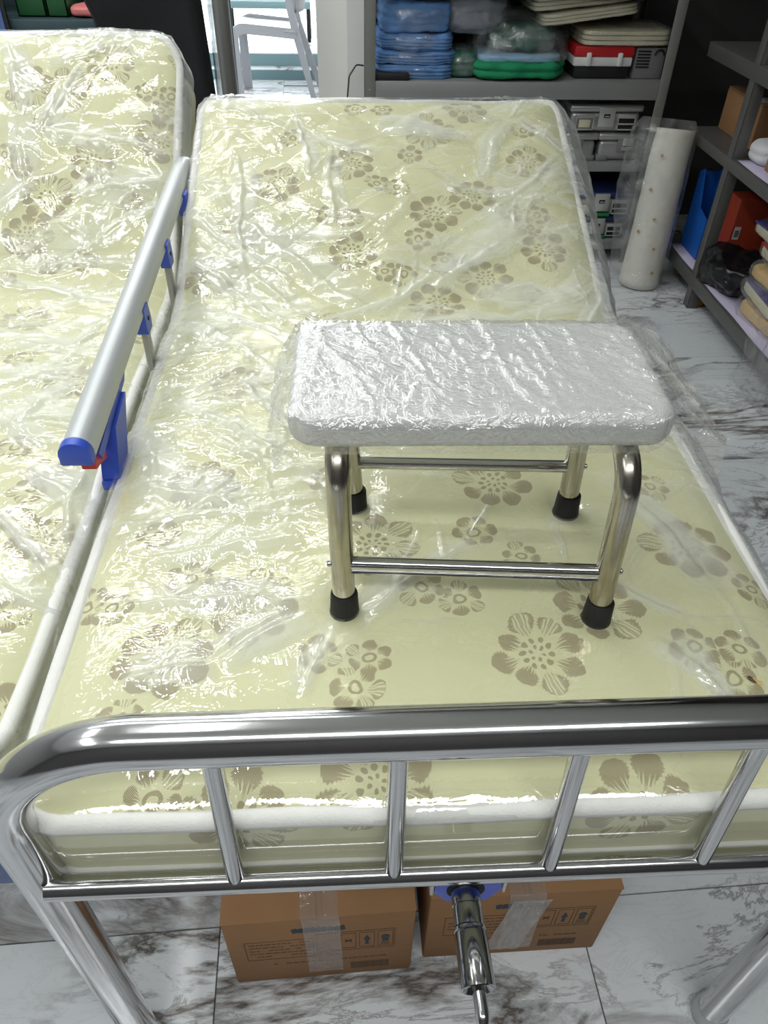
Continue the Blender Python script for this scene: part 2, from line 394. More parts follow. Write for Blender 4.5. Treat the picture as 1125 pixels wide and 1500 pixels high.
def fillet(pts, r, n=8):
    """polyline with rounded corners"""
    P = [np.array(p, float) for p in pts]; out = [P[0]]
    for i in range(1, len(P) - 1):
        a, b, c = P[i - 1], P[i], P[i + 1]; d1 = (a - b) / np.linalg.norm(a - b); d2 = (c - b) / np.linalg.norm(c - b)
        cosang = max(-1, min(1, d1 @ d2)); ang = math.acos(cosang); L = r / math.tan(ang / 2)
        p, q = b + d1 * L, b + d2 * L; bis = (d1 + d2); bis /= np.linalg.norm(bis); cen = b + bis * (r / math.sin(ang / 2))
        e1 = (p - cen) / r; e2 = (q - cen) / r; om = math.acos(max(-1, min(1, e1 @ e2)))
        for k in range(n + 1):
            t = k / n; out.append(cen + r * (math.sin((1 - t) * om) * e1 + math.sin(t * om) * e2) / math.sin(om))
    out.append(P[-1]); return out

# numpy value noise ------------------------------------------------------------
def vnoise(P, seed):
    P = np.asarray(P, float); i = np.floor(P).astype(np.int64); f = P - i; f = f * f * (3 - 2 * f)
    D = P.shape[-1]; out = 0
    for c in range(2 ** D):
        h = np.full(P.shape[:-1], seed * 374761393 + 668265263, dtype=np.uint64); wgt = 1.0
        for d in range(D):
            b = (c >> d) & 1; h = (h ^ ((i[..., d] + b + 100000).astype(np.uint64) * np.uint64(2654435761 + 40503 * (d * 977 + 1)))) * np.uint64(6364136223846793005) + np.uint64(1442695040888963407)
            h = h ^ (h >> np.uint64(29)); wgt = wgt * (f[..., d] if b else 1 - f[..., d])
        h = (h * np.uint64(2862933555777941757)) ; h = h ^ (h >> np.uint64(32))
        out = out + wgt * ((h & np.uint64(0xFFFFFF)).astype(float) / 0xFFFFFF)
    return out
def fbm(P, seed, o=3, g=0.5):
    s = 0; a = 1; t = 0
    for k in range(o): s = s + a * vnoise(P * 2 ** k, seed + k * 13); t += a; a *= g
    return s / t
def ridged(P, seed, o=3, g=0.55):
    s = 0; a = 1; t = 0
    for k in range(o): s = s + a * (1 - np.abs(2 * vnoise(P * 2 ** k, seed + k * 17) - 1) * 1.0); t += a; a *= g
    return s / t

def worley(P, seed):
    P = np.asarray(P, float); i = np.floor(P).astype(np.int64); f1 = np.full(P.shape[:-1], 9.0); f2 = f1.copy(); idv = np.zeros_like(f1)
    for a in (-1, 0, 1):
        for b in (-1, 0, 1):
            c = i + np.array([a, b]); j = np.stack([vnoise(c + 0.0, seed + 51), vnoise(c + 0.0, seed + 52)], -1); v = vnoise(c + 0.0, seed + 53)
            d = np.hypot(*np.moveaxis(c + j - P, -1, 0)); n = d < f1
            f2 = np.where(n, f1, np.minimum(f2, d)); idv = np.where(n, v, idv); f1 = np.where(n, d, f1)
    return f1, f2 - f1, idv

# soft lumps: bags of cloth, packets ------------------------------------------
_cs = {}
def cube_sphere(n):
    if n not in _cs:
        bm = bmesh.new(); bmesh.ops.create_cube(bm, size=2); bmesh.ops.subdivide_edges(bm, edges=list(bm.edges), cuts=n, use_grid_fill=True)
        bm.verts.index_update(); _cs[n] = (np.array([v.co[:] for v in bm.verts]), [[v.index for v in f.verts] for f in bm.faces]); bm.free()
    return _cs[n]
def lump(c, size, seed, n=18, e=4.0, amp=0.012, freq=9, layers=0, lamp=0.0, R=None, flat=True, shear=(0, 0)):
    V, F = cube_sphere(n); V = V.copy()
    k = (np.abs(V) ** e).sum(1) ** (1 / e); V = V / k[:, None]
    N = V / np.linalg.norm(V, axis=1)[:, None]
    S = np.array(size) / 2; W = V * S
    d = (ridged(W * freq + seed * 3.1, seed, 3) - 0.55) * amp * 2
    if layers:
        z = V[:, 2]; ph = layers * (z + 0.14 * (fbm(W * 7 + 5, seed + 3, 2) - 0.5) * 2)
        side = np.clip(1.3 - np.abs(z) ** 4 * 1.3, 0, 1)
        d = d + lamp * (np.abs(np.sin(ph * PI / 2)) ** 0.6 - 0.7) * side
    W = W + N * d[:, None]
    if flat: W[:, 2] = np.maximum(W[:, 2], -S[2])
    W[:, 0] += shear[0] * (W[:, 2] + S[2]); W[:, 1] += shear[1] * (W[:, 2] + S[2])
    if R is not None: W = W @ R.T
    return W + np.array(c), F

def set_fold(o, arr):
    a = o.data.attributes.new('fold', 'FLOAT', 'POINT'); a.data.foreach_set('value', np.asarray(arr, np.float32))

def bag(name, c, size, seed, parent=None, amp=0.02, freq=11, mat='film_bag', R=None, loc=None, e=3.2, n=22):
    V, F = lump(c, size, seed, n, e, amp, freq, R=R, flat=True)
    b = MB().add(V, F).build(name, mat, parent, loc=loc, smooth=180)
    set_fold(b, np.clip(ridged(V * 14, seed + 5, 3) * 1.6 - 1.0, 0, 1)); return b

# ------------------------------------------------------------------ the setting
fl = MB().bx(-3.6, 2.7, -2.2, 9.6, -0.06, -0.0045, 0).build('floor', 'grout'); tag(fl, kind='structure')
TS, TA = 0.634, 0.0339
tile_src = None
ca, sa_ = math.cos(TA), math.sin(TA)
for i in range(-7, 5):
    for j in range(-5, 16):
        u, v = i * TS + TS / 2, j * TS + TS / 2
        x = 0.0905 + ca * u - sa_ * v; y = 0.1676 + sa_ * u + ca * v
        if not (-3.7 < x < 2.8 and -2.3 < y < 9.8): continue
        if tile_src is None:
            tile_src = MB().box((0, 0, -0.004), (TS - 0.0022, TS - 0.0022, 0.008), 0.0008, None, 1).build('tile', 'marble', fl)
            t = tile_src
        else:
            t = tile_src.copy(); lin(t); t.parent = fl
        t.location = (x, y, 0); t.rotation_euler = (0, 0, TA + (PI if (i * 7 + j * 3) % 2 else 0))

def struct(name, mat, *a, **k):
    return tag(MB().bx(*a, 0.0).build(name, mat), kind='structure')
struct('ceiling', 'ceil', -3.6, 2.7, -2.2, 9.6, 2.9, 3.0)
struct('wall_front', 'walld2', -3.6, 2.7, -2.3, -2.2, 0, 2.9)  # unseen wall, coloured dark to deepen the reflection in the foot rail
struct('wall_left', 'walld', -3.7, -3.6, -2.2, 9.6, 0, 2.9)
struct('wall_right', 'walld2', 2.42, 2.5, -2.2, 4.0, 0, 2.9)
struct('wall_back', 'walld2', 0.42, 2.42, 3.62, 3.74, 0, 2.9)
# white partition that runs away behind the bed, with the pier at its end
struct('wall_partition', 'wallp', 0.235, 0.42, 3.30, 9.6, 0, 2.9)
struct('trim_1', 'wallp', 0.36, 0.428, 3.19, 3.30, 0, 2.9)
struct('wall_far', 'wallp', -3.6, 0.235, 9.5, 9.6, 0, 2.9)
wn = struct('window_1', 'lit', -2.9, 0.1, 9.44, 9.47, 0.15, 2.7)
fr = MB()
for x in (-2.93, -1.9, -0.9, 0.1): fr.bx(x - 0.03, x + 0.03, 9.38, 9.46, 0.1, 2.75, 0.004)
for z in (0.12, 1.2, 2.72): fr.bx(-2.93, 0.1, 9.39, 9.45, z - 0.03, z + 0.03, 0.004)
fr.build('window_frame', 'wallp', wn)
# two low marble-topped steps with teal risers leading to the bright end of the room
for k, (y, z0, z1) in enumerate(((6.68, 0.0, 0.068), (6.82, 0.085, 0.158))):
    st = struct('trim_%d' % (k + 2), 'teal', -3.6, 0.235, y, 9.4, z0 if k == 0 else 0.070, z1)
    MB().bx(-3.6, 0.235, y + 0.004, 9.38 if k else 6.818, z1, z1 + 0.008, 0.002).build('step_top', 'marble', st)

# ------------------------------------------------------------------ mattresses
class Path:
    def __init__(s, y0, z, yb, ang, L, R=0.22):
        s.y0, s.z, s.a, s.L, s.R = y0, z, math.radians(ang), L, R
        s.sb = yb - y0; s.t = R * math.tan(s.a / 2); s.s1 = s.sb - s.t; s.s2 = s.s1 + R * s.a
    def at(s, S, h):
        S = np.asarray(S, float); h = np.asarray(h, float)
        ph = np.clip((S - s.s1) / s.R, 0, s.a)
        flat = np.minimum(S, s.s1); over = np.maximum(S - s.s2, 0)
        y = s.y0 + flat + s.R * np.sin(ph) + over * math.cos(s.a)
        z = s.z + s.R * (1 - np.cos(ph)) + over * math.sin(s.a)
        return y - np.sin(ph) * h, z + np.cos(ph) * h

def crown(x, S, X0, X1, L, dents):
    dx = np.minimum(x - X0, X1 - x); ds = np.minimum(S, L - S); d = np.minimum(dx, ds)
    h = -0.016 * np.exp(-np.maximum(d, 0) / 0.028) + 0.006 * (1 - np.exp(-np.maximum(d, 0) / 0.12))
    p = 0.17
    q = np.abs(np.sin(PI * (x + S) / p)) * np.abs(np.sin(PI * (x - S) / p))
    h = h + 0.0045 * q ** 0.45 * np.clip(d / 0.06, 0, 1) * np.clip((S - 0.55) / 0.5, 0.15, 1)
    h = h + 0.008 * (vnoise(np.stack([x * 5, S * 5], -1), 3) - 0.5) * np.clip(d / 0.06, 0, 1)
    for (a, b) in dents:
        h = h - 0.012 * np.exp(-((x - a) ** 2 + (S - b) ** 2) / 0.0009)
    return h

def corner_map(X, S, X0, X1, L, rr):
    X = X.copy(); S = S.copy()
    rf, rh = rr if isinstance(rr, tuple) else (rr, rr)
    for r, cs, ss in ((rf, rf, -1), (rh, L - rh, 1)):
        for cx, sx in ((X0 + r, -1), (X1 - r, 1)):
            a = (X - cx) * sx / r; b = (S - cs) * ss / r; m = (a > 0) & (b > 0)
            k = np.maximum(a, b) / np.maximum(np.hypot(a, b), 1e-9)
            X = np.where(m, cx + sx * a * k * r, X); S = np.where(m, cs + ss * b * k * r, S)
    return X, S

def mattress(root, X0, X1, path, thick, flowers, dents, step=0.008, r=0.05):
    L = path.L; nx = int((X1 - X0) / step); ns = int(L / step)
    gx, gs = np.meshgrid(np.linspace(X0, X1, nx + 1), np.linspace(0, L, ns + 1), indexing='ij')
    X, S = corner_map(gx, gs, X0, X1, L, r)
    h = crown(X, S, X0, X1, L, dents)
    y, z = path.at(S, h); top = np.stack([X, y, z], -1)
    V = [top.reshape(-1, 3)]; UV = [np.stack([X, S], -1).reshape(-1, 2)]
    n2 = ns + 1; idx = np.arange((nx + 1) * n2).reshape(nx + 1, n2)
    F = [q for q in np.stack([idx[:-1, :-1], idx[1:, :-1], idx[1:, 1:], idx[:-1, 1:]], -1).reshape(-1, 4)]
    loop = np.concatenate([idx[:-1, 0], idx[-1, :-1], idx[::-1, -1][:-1], idx[0, ::-1][:-1]])
    lx, ls, lh = X.reshape(-1)[loop], S.reshape(-1)[loop], h.reshape(-1)[loop]
    # outward direction in (x, s)
    tx = np.roll(lx, -1) - np.roll(lx, 1); ts = np.roll(ls, -1) - np.roll(ls, 1); ln = np.hypot(tx, ts); ox, os_ = ts / ln, -tx / ln
    base = len(V[0]); prev = loop; lev = 7; nL = len(loop)
    for k in range(1, lev + 1):
        t = k / lev; bul = 0.006 * math.sin(PI * t)
        yy, zz = path.at(ls + os_ * bul, lh * (1 - t) - thick * t)
        V.append(np.stack([lx + ox * bul, yy, zz], -1)); UV.append(np.stack([lx + ox * thick * t, ls + os_ * thick * t], -1))
        cur = np.arange(nL) + base; base += nL
        F += [q for q in np.stack([prev, cur, np.roll(cur, -1), np.roll(prev, -1)], -1)]; prev = cur
    # underside: coarse strips joining left and right loop points
    yb, zb = path.at(S[::6, ::6], np.full_like(S[::6, ::6], -thick))
    bi = np.arange(yb.size).reshape(yb.shape) + base
    V.append(np.stack([X[::6, ::6], yb, zb], -1).reshape(-1, 3)); UV.append(np.stack([X[::6, ::6], S[::6, ::6]], -1).reshape(-1, 2))
    F += [q for q in np.stack([bi[:-1, :-1], bi[:-1, 1:], bi[1:, 1:], bi[1:, :-1]], -1).reshape(-1, 4)]
    V = np.concatenate(V); UV = np.concatenate(UV); F = np.array(F)
    me = bpy.data.meshes.new('cover'); o = bpy.data.objects.new('cover', me); lin(o); o.parent = root; org = ORI[root.name]; ORI[o.name] = org
    me.from_pydata((V - org).tolist(), [], F.tolist()); me.materials.append(M['fabric']); me.update()
    uvl = me.uv_layers.new(name='UVMap'); li = np.zeros(len(me.loops), np.int32); me.loops.foreach_get('vertex_index', li)
    uvl.data.foreach_set('uv', UV[li].astype(np.float32).reshape(-1))
    fc = UV[F].mean(1)
    flw = np.array([(a, b, k, R, rr, q) for (a, b, k, R, rr, q) in flowers])
    best = np.full(len(fc), 1e9); bi_ = np.zeros(len(fc), int)
    for i, f in enumerate(flw):
        d = np.hypot(fc[:, 0] - f[0], fc[:, 1] - f[1]) / f[3]; m = d < best; best[m] = d[m]; bi_[m] = i
    a = me.attributes.new('fl_c', 'FLOAT_VECTOR', 'FACE'); a.data.foreach_set('vector', flw[bi_][:, [0, 1, 2]].astype(np.float32).reshape(-1))
    a = me.attributes.new('fl_p', 'FLOAT_VECTOR', 'FACE'); a.data.foreach_set('vector', flw[bi_][:, [4, 3, 5]].astype(np.float32).reshape(-1))
    me.shade_smooth()
    sub = slice(None, None, 2)
    for lab, t, rad in (('piping', 0.04, 0.0105), ('piping', 0.98, 0.0045)):
        wv = 0.0016 * np.sin(np.arange(nL)[sub] * 0.21) + 0.0022 * np.sin(np.arange(nL)[sub] * 0.083)
        yy, zz = path.at(ls[sub] + os_[sub] * 0.002, lh[sub] * (1 - t) - thick * t + wv)
        P = np.stack([lx[sub] + ox[sub] * 0.002, yy, zz], -1)
        MB().tube(P, rad, 10, closed=True).build('piping', 'piping', root, smooth=180)
    return o

def wrap(root, X0, X1, path, thick, creases, seed, dents, rc=0.05, skirt_r=0.09, skirt_l=0.05, flare=0.6, crumple=1.0, step=0.0033, rnd=90):
    rs = np.random.RandomState(seed); L = path.L
    e0, e1, eL = skirt_l, skirt_r, 0.045; fr_ = thick + 0.02
    gx, gs = np.meshgrid(np.arange(X0 - e0, X1 + e1, step), np.arange(-fr_, L + eL, step), indexing='ij')
    cx, cs_ = np.clip(gx, X0 - 0.004, X1 + 0.004), np.clip(gs, -0.004, L + 0.004)
    cm, cn = corner_map(np.clip(gx, X0, X1), np.clip(gs, 0, L), X0, X1, L, rc)
    h = crown(np.clip(cm, X0, X1), np.clip(cn, 0, L), X0, X1, L, dents)
    # warped coordinates make the folds wander
    P2 = np.stack([gx, gs], -1)
    wx = gx + 0.022 * (fbm(P2 * 7, seed + 1, 2) - 0.5) * 2 + 0.004 * (vnoise(P2 * 38, seed + 8) - 0.5) * 2
    wy = gs + 0.022 * (fbm(P2 * 7, seed + 2, 2) - 0.5) * 2 + 0.004 * (vnoise(P2 * 38, seed + 9) - 0.5) * 2
    H = np.zeros_like(gx); FO = np.zeros_like(gx)
    def crease(x0, y0, x1, y1, wd, A, fold):
        dx, dy = x1 - x0, y1 - y0; ln = math.hypot(dx, dy) + 1e-6
        t = ((wx - x0) * dx + (wy - y0) * dy) / ln ** 2; d = ((wx - x0) * dy - (wy - y0) * dx) / ln
        tc = np.clip(t, 0, 1); env = np.sin(PI * np.clip(tc * 0.9 + 0.05, 0, 1)) ** 0.7 * ((t > 0) & (t < 1))
        wl = wd * (0.55 + 0.9 * vnoise(np.stack([tc * ln * 9, tc * 0 + A * 777], -1), seed + 4))
        asym = np.where(d > 0, 1.0, 0.45)
        pr = np.maximum(0, 1 - np.abs(d) / (wl * asym))
        H[...] = np.maximum(H, A * pr * env); fw = np.maximum(0, 1 - np.abs(d + wl * 0.5) / (wl * 1.9)); FO[...] = np.maximum(FO, fold * env * np.clip(fw * 2.2, 0, 1))
    for c in creases:
        wd = 0.010 + 0.012 * rs.rand(); crease(*c, wd, 0.0035 + 0.0055 * rs.rand(), 0.5 + 0.5 * rs.rand())
        # small side branches
        for q in range(3):
            t = rs.rand(); bx, by = c[0] + (c[2] - c[0]) * t, c[1] + (c[3] - c[1]) * t; a = math.atan2(c[3] - c[1], c[2] - c[0]) + rs.choice([-1, 1]) * (0.3 + 0.6 * rs.rand()); l = 0.04 + 0.12 * rs.rand()
            crease(bx, by, bx + l * math.cos(a), by + l * math.sin(a), 0.004 + 0.006 * rs.rand(), 0.002 + 0.004 * rs.rand(), 0.25)
    for q in range(rnd):
        x = X0 + (X1 - X0) * rs.rand(); s_ = L * (0.12 + 0.88 * rs.rand()); a = rs.rand() * PI if rs.rand() < 0.5 else rs.normal(0, 0.35); l = 0.03 + 0.15 * rs.rand() ** 2
        crease(x, s_, x + l * math.cos(a), s_ + l * math.sin(a), 0.003 + 0.007 * rs.rand(), 0.0015 + 0.004 * rs.rand(), 0.12 + 0.25 * rs.rand())
    pm = fbm(P2 * 3.6, seed + 11, 2); mask = np.clip((pm - 0.47) / 0.10, 0, 1) * np.clip((gs - 0.1) / 0.35, 0.12, 1)
    Q = np.stack([wx, wy], -1); th = 0.35 if seed == 5 else 0.1
    RQ = np.stack([wx * math.cos(th) + wy * math.sin(th), -wx * math.sin(th) + wy * math.cos(th)], -1)
    _, g1, v1 = worley(RQ * np.array([6.5, 15.0]), seed); _, g2, v2 = worley(Q * np.array([17, 25]), seed + 5); _, g3, v3 = worley(RQ * np.array([4.0, 11.0]) + 3.3, seed + 9)
    sag = np.clip((gs - 0.22) / 0.45, 0.10, 1) * np.clip(gs / 0.06 + 0.3, 0.1, 1)
    H = H + crumple * sag * (0.0105 * (0.35 + 0.65 * mask) * (1 - np.minimum(g1, 1)) * (0.3 + 0.7 * v1) + (0.04 + mask) * 0.0030 * (1 - np.minimum(g2, 1)) * (0.3 + v2))
    H = H + crumple * sag * 0.005 * fbm(Q * np.array([7, 16]), seed + 13, 2)
    FO = np.clip(FO + sag * (0.65 * np.clip((v3 - 0.66) / 0.05, 0, 1) * np.clip(1.25 * fbm(RQ * np.array([14, 42]), seed + 3, 3) - 0.1, 0, 1) + 0.6 * np.clip(1 - g1 * 15, 0, 1) * v1 + 0.45 * mask * np.clip(1 - g2 * 7, 0, 1) * v2), 0, 1)
    for (a, b) in dents: H = H * (1 - np.exp(-((gx - a) ** 2 + (gs - b) ** 2) / 0.003))
    xx, ss, hh = cm.copy(), cn.copy(), h + 0.0035 + H
    # beyond the edge the film hangs down

    er = np.maximum(gx - X1, 0); el = np.maximum(X0 - gx, 0); ef = np.maximum(-gs, 0); eb = np.maximum(gs - L, 0)
    wavy = 0.5 + 0.9 * fbm(np.stack([gs * 6, gx * 6], -1), seed + 31, 2)
    out = 0.013
    xx = xx + np.minimum(er * 3, out) + er * flare * wavy - np.minimum(el * 3, out) - el * 0.10
    hh = hh - er * (1 - 0.3 * flare) * 0.9 - el * 0.98
    ss = ss - np.minimum(ef * 3, 0.0125) + np.minimum(eb * 3, 0.012) + eb * 0.2 * wavy
    hh = hh - ef * 0.97 - eb * 0.9
    edge = np.clip((er + el + ef + eb) / 0.02, 0, 1)
    FO = np.clip(FO + 0.75 * np.clip(er / 0.02, 0, 1) * (0.4 + wavy * 0.6) + 0.10 * edge, 0, 1)
    y, z = path.at(ss, hh)
    mb = MB().grid(np.stack([xx, y, z], -1))
    o = mb.build('plastic_wrap', 'film_bed', root, smooth=180); set_fold(o, FO.reshape(-1))
    a = o.data.attributes.new('calm', 'FLOAT', 'POINT'); a.data.foreach_set('value', np.clip(0.55 - (gs - 0.03) / 0.16, 0, 1).reshape(-1).astype(np.float32)); return o

def flowers(bigs, smalls, X0, X1, L, seed, extra=0):
    rs = np.random.RandomState(seed); out = []
    for (x, s) in bigs: out.append((x, s, 0, 0.062 + 0.010 * rs.rand(), rs.rand() * 6.28, rs.rand()))
    for (x, s) in smalls: out.append((x, s, 1, 0.032 + 0.006 * rs.rand(), rs.rand() * 6.28, rs.rand()))
    n = 0; tries = 0
    while n < extra and tries < 4000:
        tries += 1; k = rs.rand() < 0.45; R = 0.064 if k else 0.034
        x = X0 - 0.05 + (X1 - X0 + 0.1) * rs.rand(); s = -0.05 + (L + 0.1) * rs.rand()
        if all(math.hypot(x - f[0], s - f[1]) > R + f[3] + 0.012 for f in out):
            out.append((x, s, 0 if k else 1, R, rs.rand() * 6.28, rs.rand())); n += 1
    return out

RB = [(0.11, 0.183), (0.207, 0.259), (0.545, 0.173), (0.633, 0.245), (0.785, 0.347), (0.359, 0.36), (0.543, 0.488), (0.351, 0.022), (0.212, -0.01), (0.117, 0.499), (0.619, -0.015), (0.535, 1.627), (0.351, 1.502), (0.633, 1.706), (0.761, 1.509), (0.531, 1.339), (0.621, 1.399), (0.627, 1.145), (0.763, 1.226), (0.519, 1.069), (0.346, 1.217), (0.179, 1.432), (0.14, 0.775), (0.281, 0.976), (0.051, 1.158)]
RS_ = [(0.289, 0.181), (0.349, 0.174), (0.333, 0.134), (0.418, 0.279), (0.465, 0.26), (0.5, 0.383), (0.071, 0.396), (0.001, 0.277), (0.034, 0.265), (0.733, 0.176), (0.785, 0.17), (0.763, 0.13), (0.776, 0.477), (0.848, 0.274), (0.08, 0.1), (0.298, 0.502), (0.488, 1.539), (0.491, 1.257), (0.716, 1.096), (0.453, 1.152), (0.414, 1.16), (0.408, 1.437), (0.451, 1.421), (0.706, 1.343), (0.762, 1.332), (0.742, 1.295), (0.295, 1.332), (0.34, 1.321), (0.086, 1.31), (0.125, 1.268), (0.543, 1.196), (0.43, 1.709), (0.363, 1.716), (0.768, 1.629), (0.215, 1.599), (0.125, 0.309), (0.128, 0.015), (0.556, 0.334)]
LB = [(-0.228, 1.796), (-0.33, 1.712), (-0.359, 1.417), (-0.254, 1.511), (-0.105, 1.581), (-0.4, 1.323), (-0.115, 0.354), (-0.42, 1.72)]
LS = [(-0.38, 1.622), (-0.142, 1.713), (-0.085, 1.71), (-0.108, 1.662), (-0.163, 1.408), (-0.462, 1.533), (-0.424, 1.498), (-0.341, 1.245), (-0.264, 1.254), (-0.162, 0.463), (-0.151, 0.51), (-0.163, 0.399), (-0.216, 0.57), (-0.122, 0.212), (-0.299, 0.859)]
RC = [(-0.032, 1.073, 0.283, 0.869), (-0.021, 1.038, 0.224, 0.774), (-0.029, 1.009, 0.106, 0.872), (-0.032, 1.477, 0.403, 1.003), (-0.03, 1.364, 0.223, 1.119), (-0.01, 1.3, 0.281, 0.976), (-0.008, 1.198, 0.214, 0.977), (0.14, 0.775, 0.254, 0.608), (0.043, 0.712, 0.246, 0.537), (0.015, 0.51, 0.203, 0.413), (0.067, 0.336, 0.253, 0.37), (0.069, 0.155, 0.182, 0.175), (0.182, 0.175, 0.266, 0.246), (0.061, 0.275, 0.266, 0.257), (0.263, 0.134, 0.3, 0.234), (0.102, 0.612, 0.257, 0.503), (0.294, 0.975, 0.492, 1.079), (0.492, 1.079, 0.719, 1.299), (0.403, 1.003, 0.526, 1.156), (0.628, 1.029, 0.825, 1.096), (0.789, 0.94, 0.868, 1.095), (0.591, 1.078, 0.778, 1.077), (0.544, 1.41, 0.884, 1.365), (-0.003, 1.725, 0.198, 1.624), (0.213, 1.701, 0.264, 1.432), (0.199, 1.599, 0.423, 1.527), (0.09, 1.525, 0.126, 1.081), (0.296, 1.562, 0.31, 1.3), (0.428, 1.639, 0.654, 1.577), (0.64, 1.433, 0.729, 1.654), (0.729, 1.654, 0.9, 1.554), (0.452, 0.918, 0.847, 1.057), (0.073, 1.279, 0.354, 1.268), (0.886, 1.579, 0.627, 1.3), (0.71, 0.491, 0.809, 0.263), (0.334, 0.233, 0.502, 0.349), (0.671, 0.28, 0.74, 0.219), (0.679, 0.189, 0.76, 0.063), (-0.032, 0.693, 0.08, 0.416), (0.038, 0.39, 0.153, 0.444), (-0.005, 0.419, 0.289, 0.41)]
LC = [(-0.434, 1.594, -0.055, 1.54), (-0.411, 1.603, -0.192, 1.53), (-0.454, 1.229, -0.133, 1.245), (-0.448, 1.196, -0.054, 1.025), (-0.314, 0.785, -0.144, 0.806), (-0.384, 1.0, -0.136, 1.157), (-0.332, 1.746, -0.385, 1.575), (-0.293, 1.785, -0.349, 1.632), (-0.486, 1.862, -0.429, 1.631), (-0.453, 1.631, -0.393, 1.447), (-0.256, 0.61, -0.163, 0.782), (-0.232, 0.76, -0.154, 1.027), (-0.312, 1.412, -0.077, 1.466), (-0.37, 1.341, -0.215, 1.358), (-0.199, 1.341, -0.076, 1.412), (-0.193, 0.415, -0.067, 0.284), (-0.27, 0.65, -0.177, 0.569), (-0.193, 0.515, -0.055, 0.427), (-0.151, 0.286, -0.06, 0.208), (-0.303, 1.254, -0.153, 1.376), (-0.356, 0.914, -0.136, 0.883), (-0.101, 0.53, -0.07, 0.308), (-0.464, 1.358, -0.378, 1.466), (-0.235, 0.65, -0.147, 0.669), (-0.383, 1.784, -0.254, 1.835), (-0.161, 1.577, -0.079, 1.503)]

FEET = [(0.321, 0.263), (0.63, 0.239), (0.337, 0.458), (0.639, 0.44)]
dentsR = [(x, y - 0.010) for x, y in FEET]
pR = Path(0.010, 0.718, 1.08, 20.9, 1.764)
mr = empty('mattress', (0.43, 0.8, 0.59), 'cream mattress with brown flowers in clear wrap, under the white stool', 'mattress')
mattress(mr, -0.01, 0.87, pR, 0.122, flowers(RB, RS_, -0.01, 0.87, pR.L, 3), dentsR)
wrap(mr, -0.01, 0.87, pR, 0.122, RC, 5, dentsR, skirt_r=0.085, skirt_l=0.07)
pL = Path(0.10, 0.670, 1.31, 36.7, 1.89)
ml = empty('mattress', (-0.5, 0.8, 0.57), 'cream flowered mattress in crumpled clear wrap with its head end raised steeply', 'mattress')
mattress(ml, -0.952, -0.072, pL, 0.088, flowers(LB, LS, -0.952, -0.072, pL.L, 4, 45), [], step=0.009, r=(0.05, 0.10))
wrap(ml, -0.952, -0.072, pL, 0.088, LC, 9, [], rc=(0.05, 0.10), skirt_r=0.07, skirt_l=0.06, flare=0.22, step=0.0036, rnd=110)

# ------------------------------------------------------------------ near bed
bed = empty('hospital_bed', (0.45, 0.9, 0.0), 'stainless steel bed with barred foot rail, crank and raised side rail, near side', 'bed')
ZT, ZB, RT = 0.855, 0.616, 0.0235
fb = MB().tube(fillet([(0, 0, 0.0), (0, 0, ZT), (0.9, 0, ZT), (0.9, 0, 0.0)], 0.145, 16), RT, 28).build('footboard_tube', 'chrome', bed)
MB().tube([(0.012, -0.0164, ZB), (0.888, -0.0164, ZB)], 0.0128, 20).build('lower_rail', 'chrome', fb, root=bed)
for i in range(4):
    x = 0.2046 + 0.1636 * i
    MB().tube([(x, -0.001, ZT - 0.012), (x, -0.0155, ZB + 0.006)], 0.0095, 18).build('bar', 'chrome', fb, root=bed)
for x in (0, 0.9):
    MB().lathe([(0.0, -0.0), (0.026, 0.0), (0.027, 0.004), (0.0262, 0.03), (0.0235, 0.034)], (x, 0, 0.0)).build('leg_cap', 'alu', fb, root=bed)
# deck and under-frame
dk = MB()
dk.bx(0.035, 0.865, 0.05, 1.06, 0.578, 0.588, 0.002)
dk.build('deck_panel', 'alu_dark', bed)
a = math.radians(20.9); R_ = rotm(a, 0, 0); n_ = np.array([0, -math.sin(a), math.cos(a)]); m_ = np.array([0, math.cos(a), math.sin(a)])
cB = np.array([0.45, 1.08, 0.718]) + m_ * 0.385 - n_ * 0.142
MB().box(cB, (0.83, 0.66, 0.010), 0.002, R_).build('backrest_panel', 'alu_dark', bed)
for x in (0.03, 0.87):
    MB().bx(x - 0.014, x + 0.014, 0.03, 1.96, 0.535, 0.577, 0.004).build('side_beam', 'alu_dark', bed)
    MB().tube([(x, 1.95, 0.0), (x, 1.95, 0.535)], 0.021, 20).build('leg', 'chrome', bed)
for y in (0.5, 1.95): MB().bx(0.04, 0.86, y - 0.013, y + 0.013, 0.540, 0.575, 0.003).build('cross_beam', 'alu_dark', bed)
MB().bx(0.03, 0.092, 0.012, 0.05, 0.560, 0.577, 0.002).build('corner_bracket', 'alu_dark', bed)
# crank
cr = MB().prism([(0.418, 0.577), (0.418, 0.528), (0.434, 0.503), (0.480, 0.503), (0.494, 0.528), (0.494, 0.577)], -0.002, 0.07).build('crank_box', 'blue', bed)
MB().bx(0.4125, 0.4165, -0.004, 0.05, 0.526, 0.577, 0.001).build('bracket_cheek', 'alu', cr, root=bed)
MB().bx(0.4955, 0.4995, -0.004, 0.05, 0.526, 0.577, 0.001).build('bracket_cheek', 'alu', cr, root=bed)
MB().lathe([(0.022, -0.002), (0.022, 0.003)], (0.4535, 0.0, 0.534), (0, -1, 0)).build('crank_opening', 'darkhole', cr, root=bed)
MB().lathe([(0.0165, 0.0), (0.0165, 0.024), (0.0155, 0.0245), (0.0155, 0.026), (0.0165, 0.0265), (0.0165, 0.046)], (0.4525, 0.004, 0.534), (0, -1, 0), 28).build('crank_shaft', 'crank_metal', cr, root=bed)
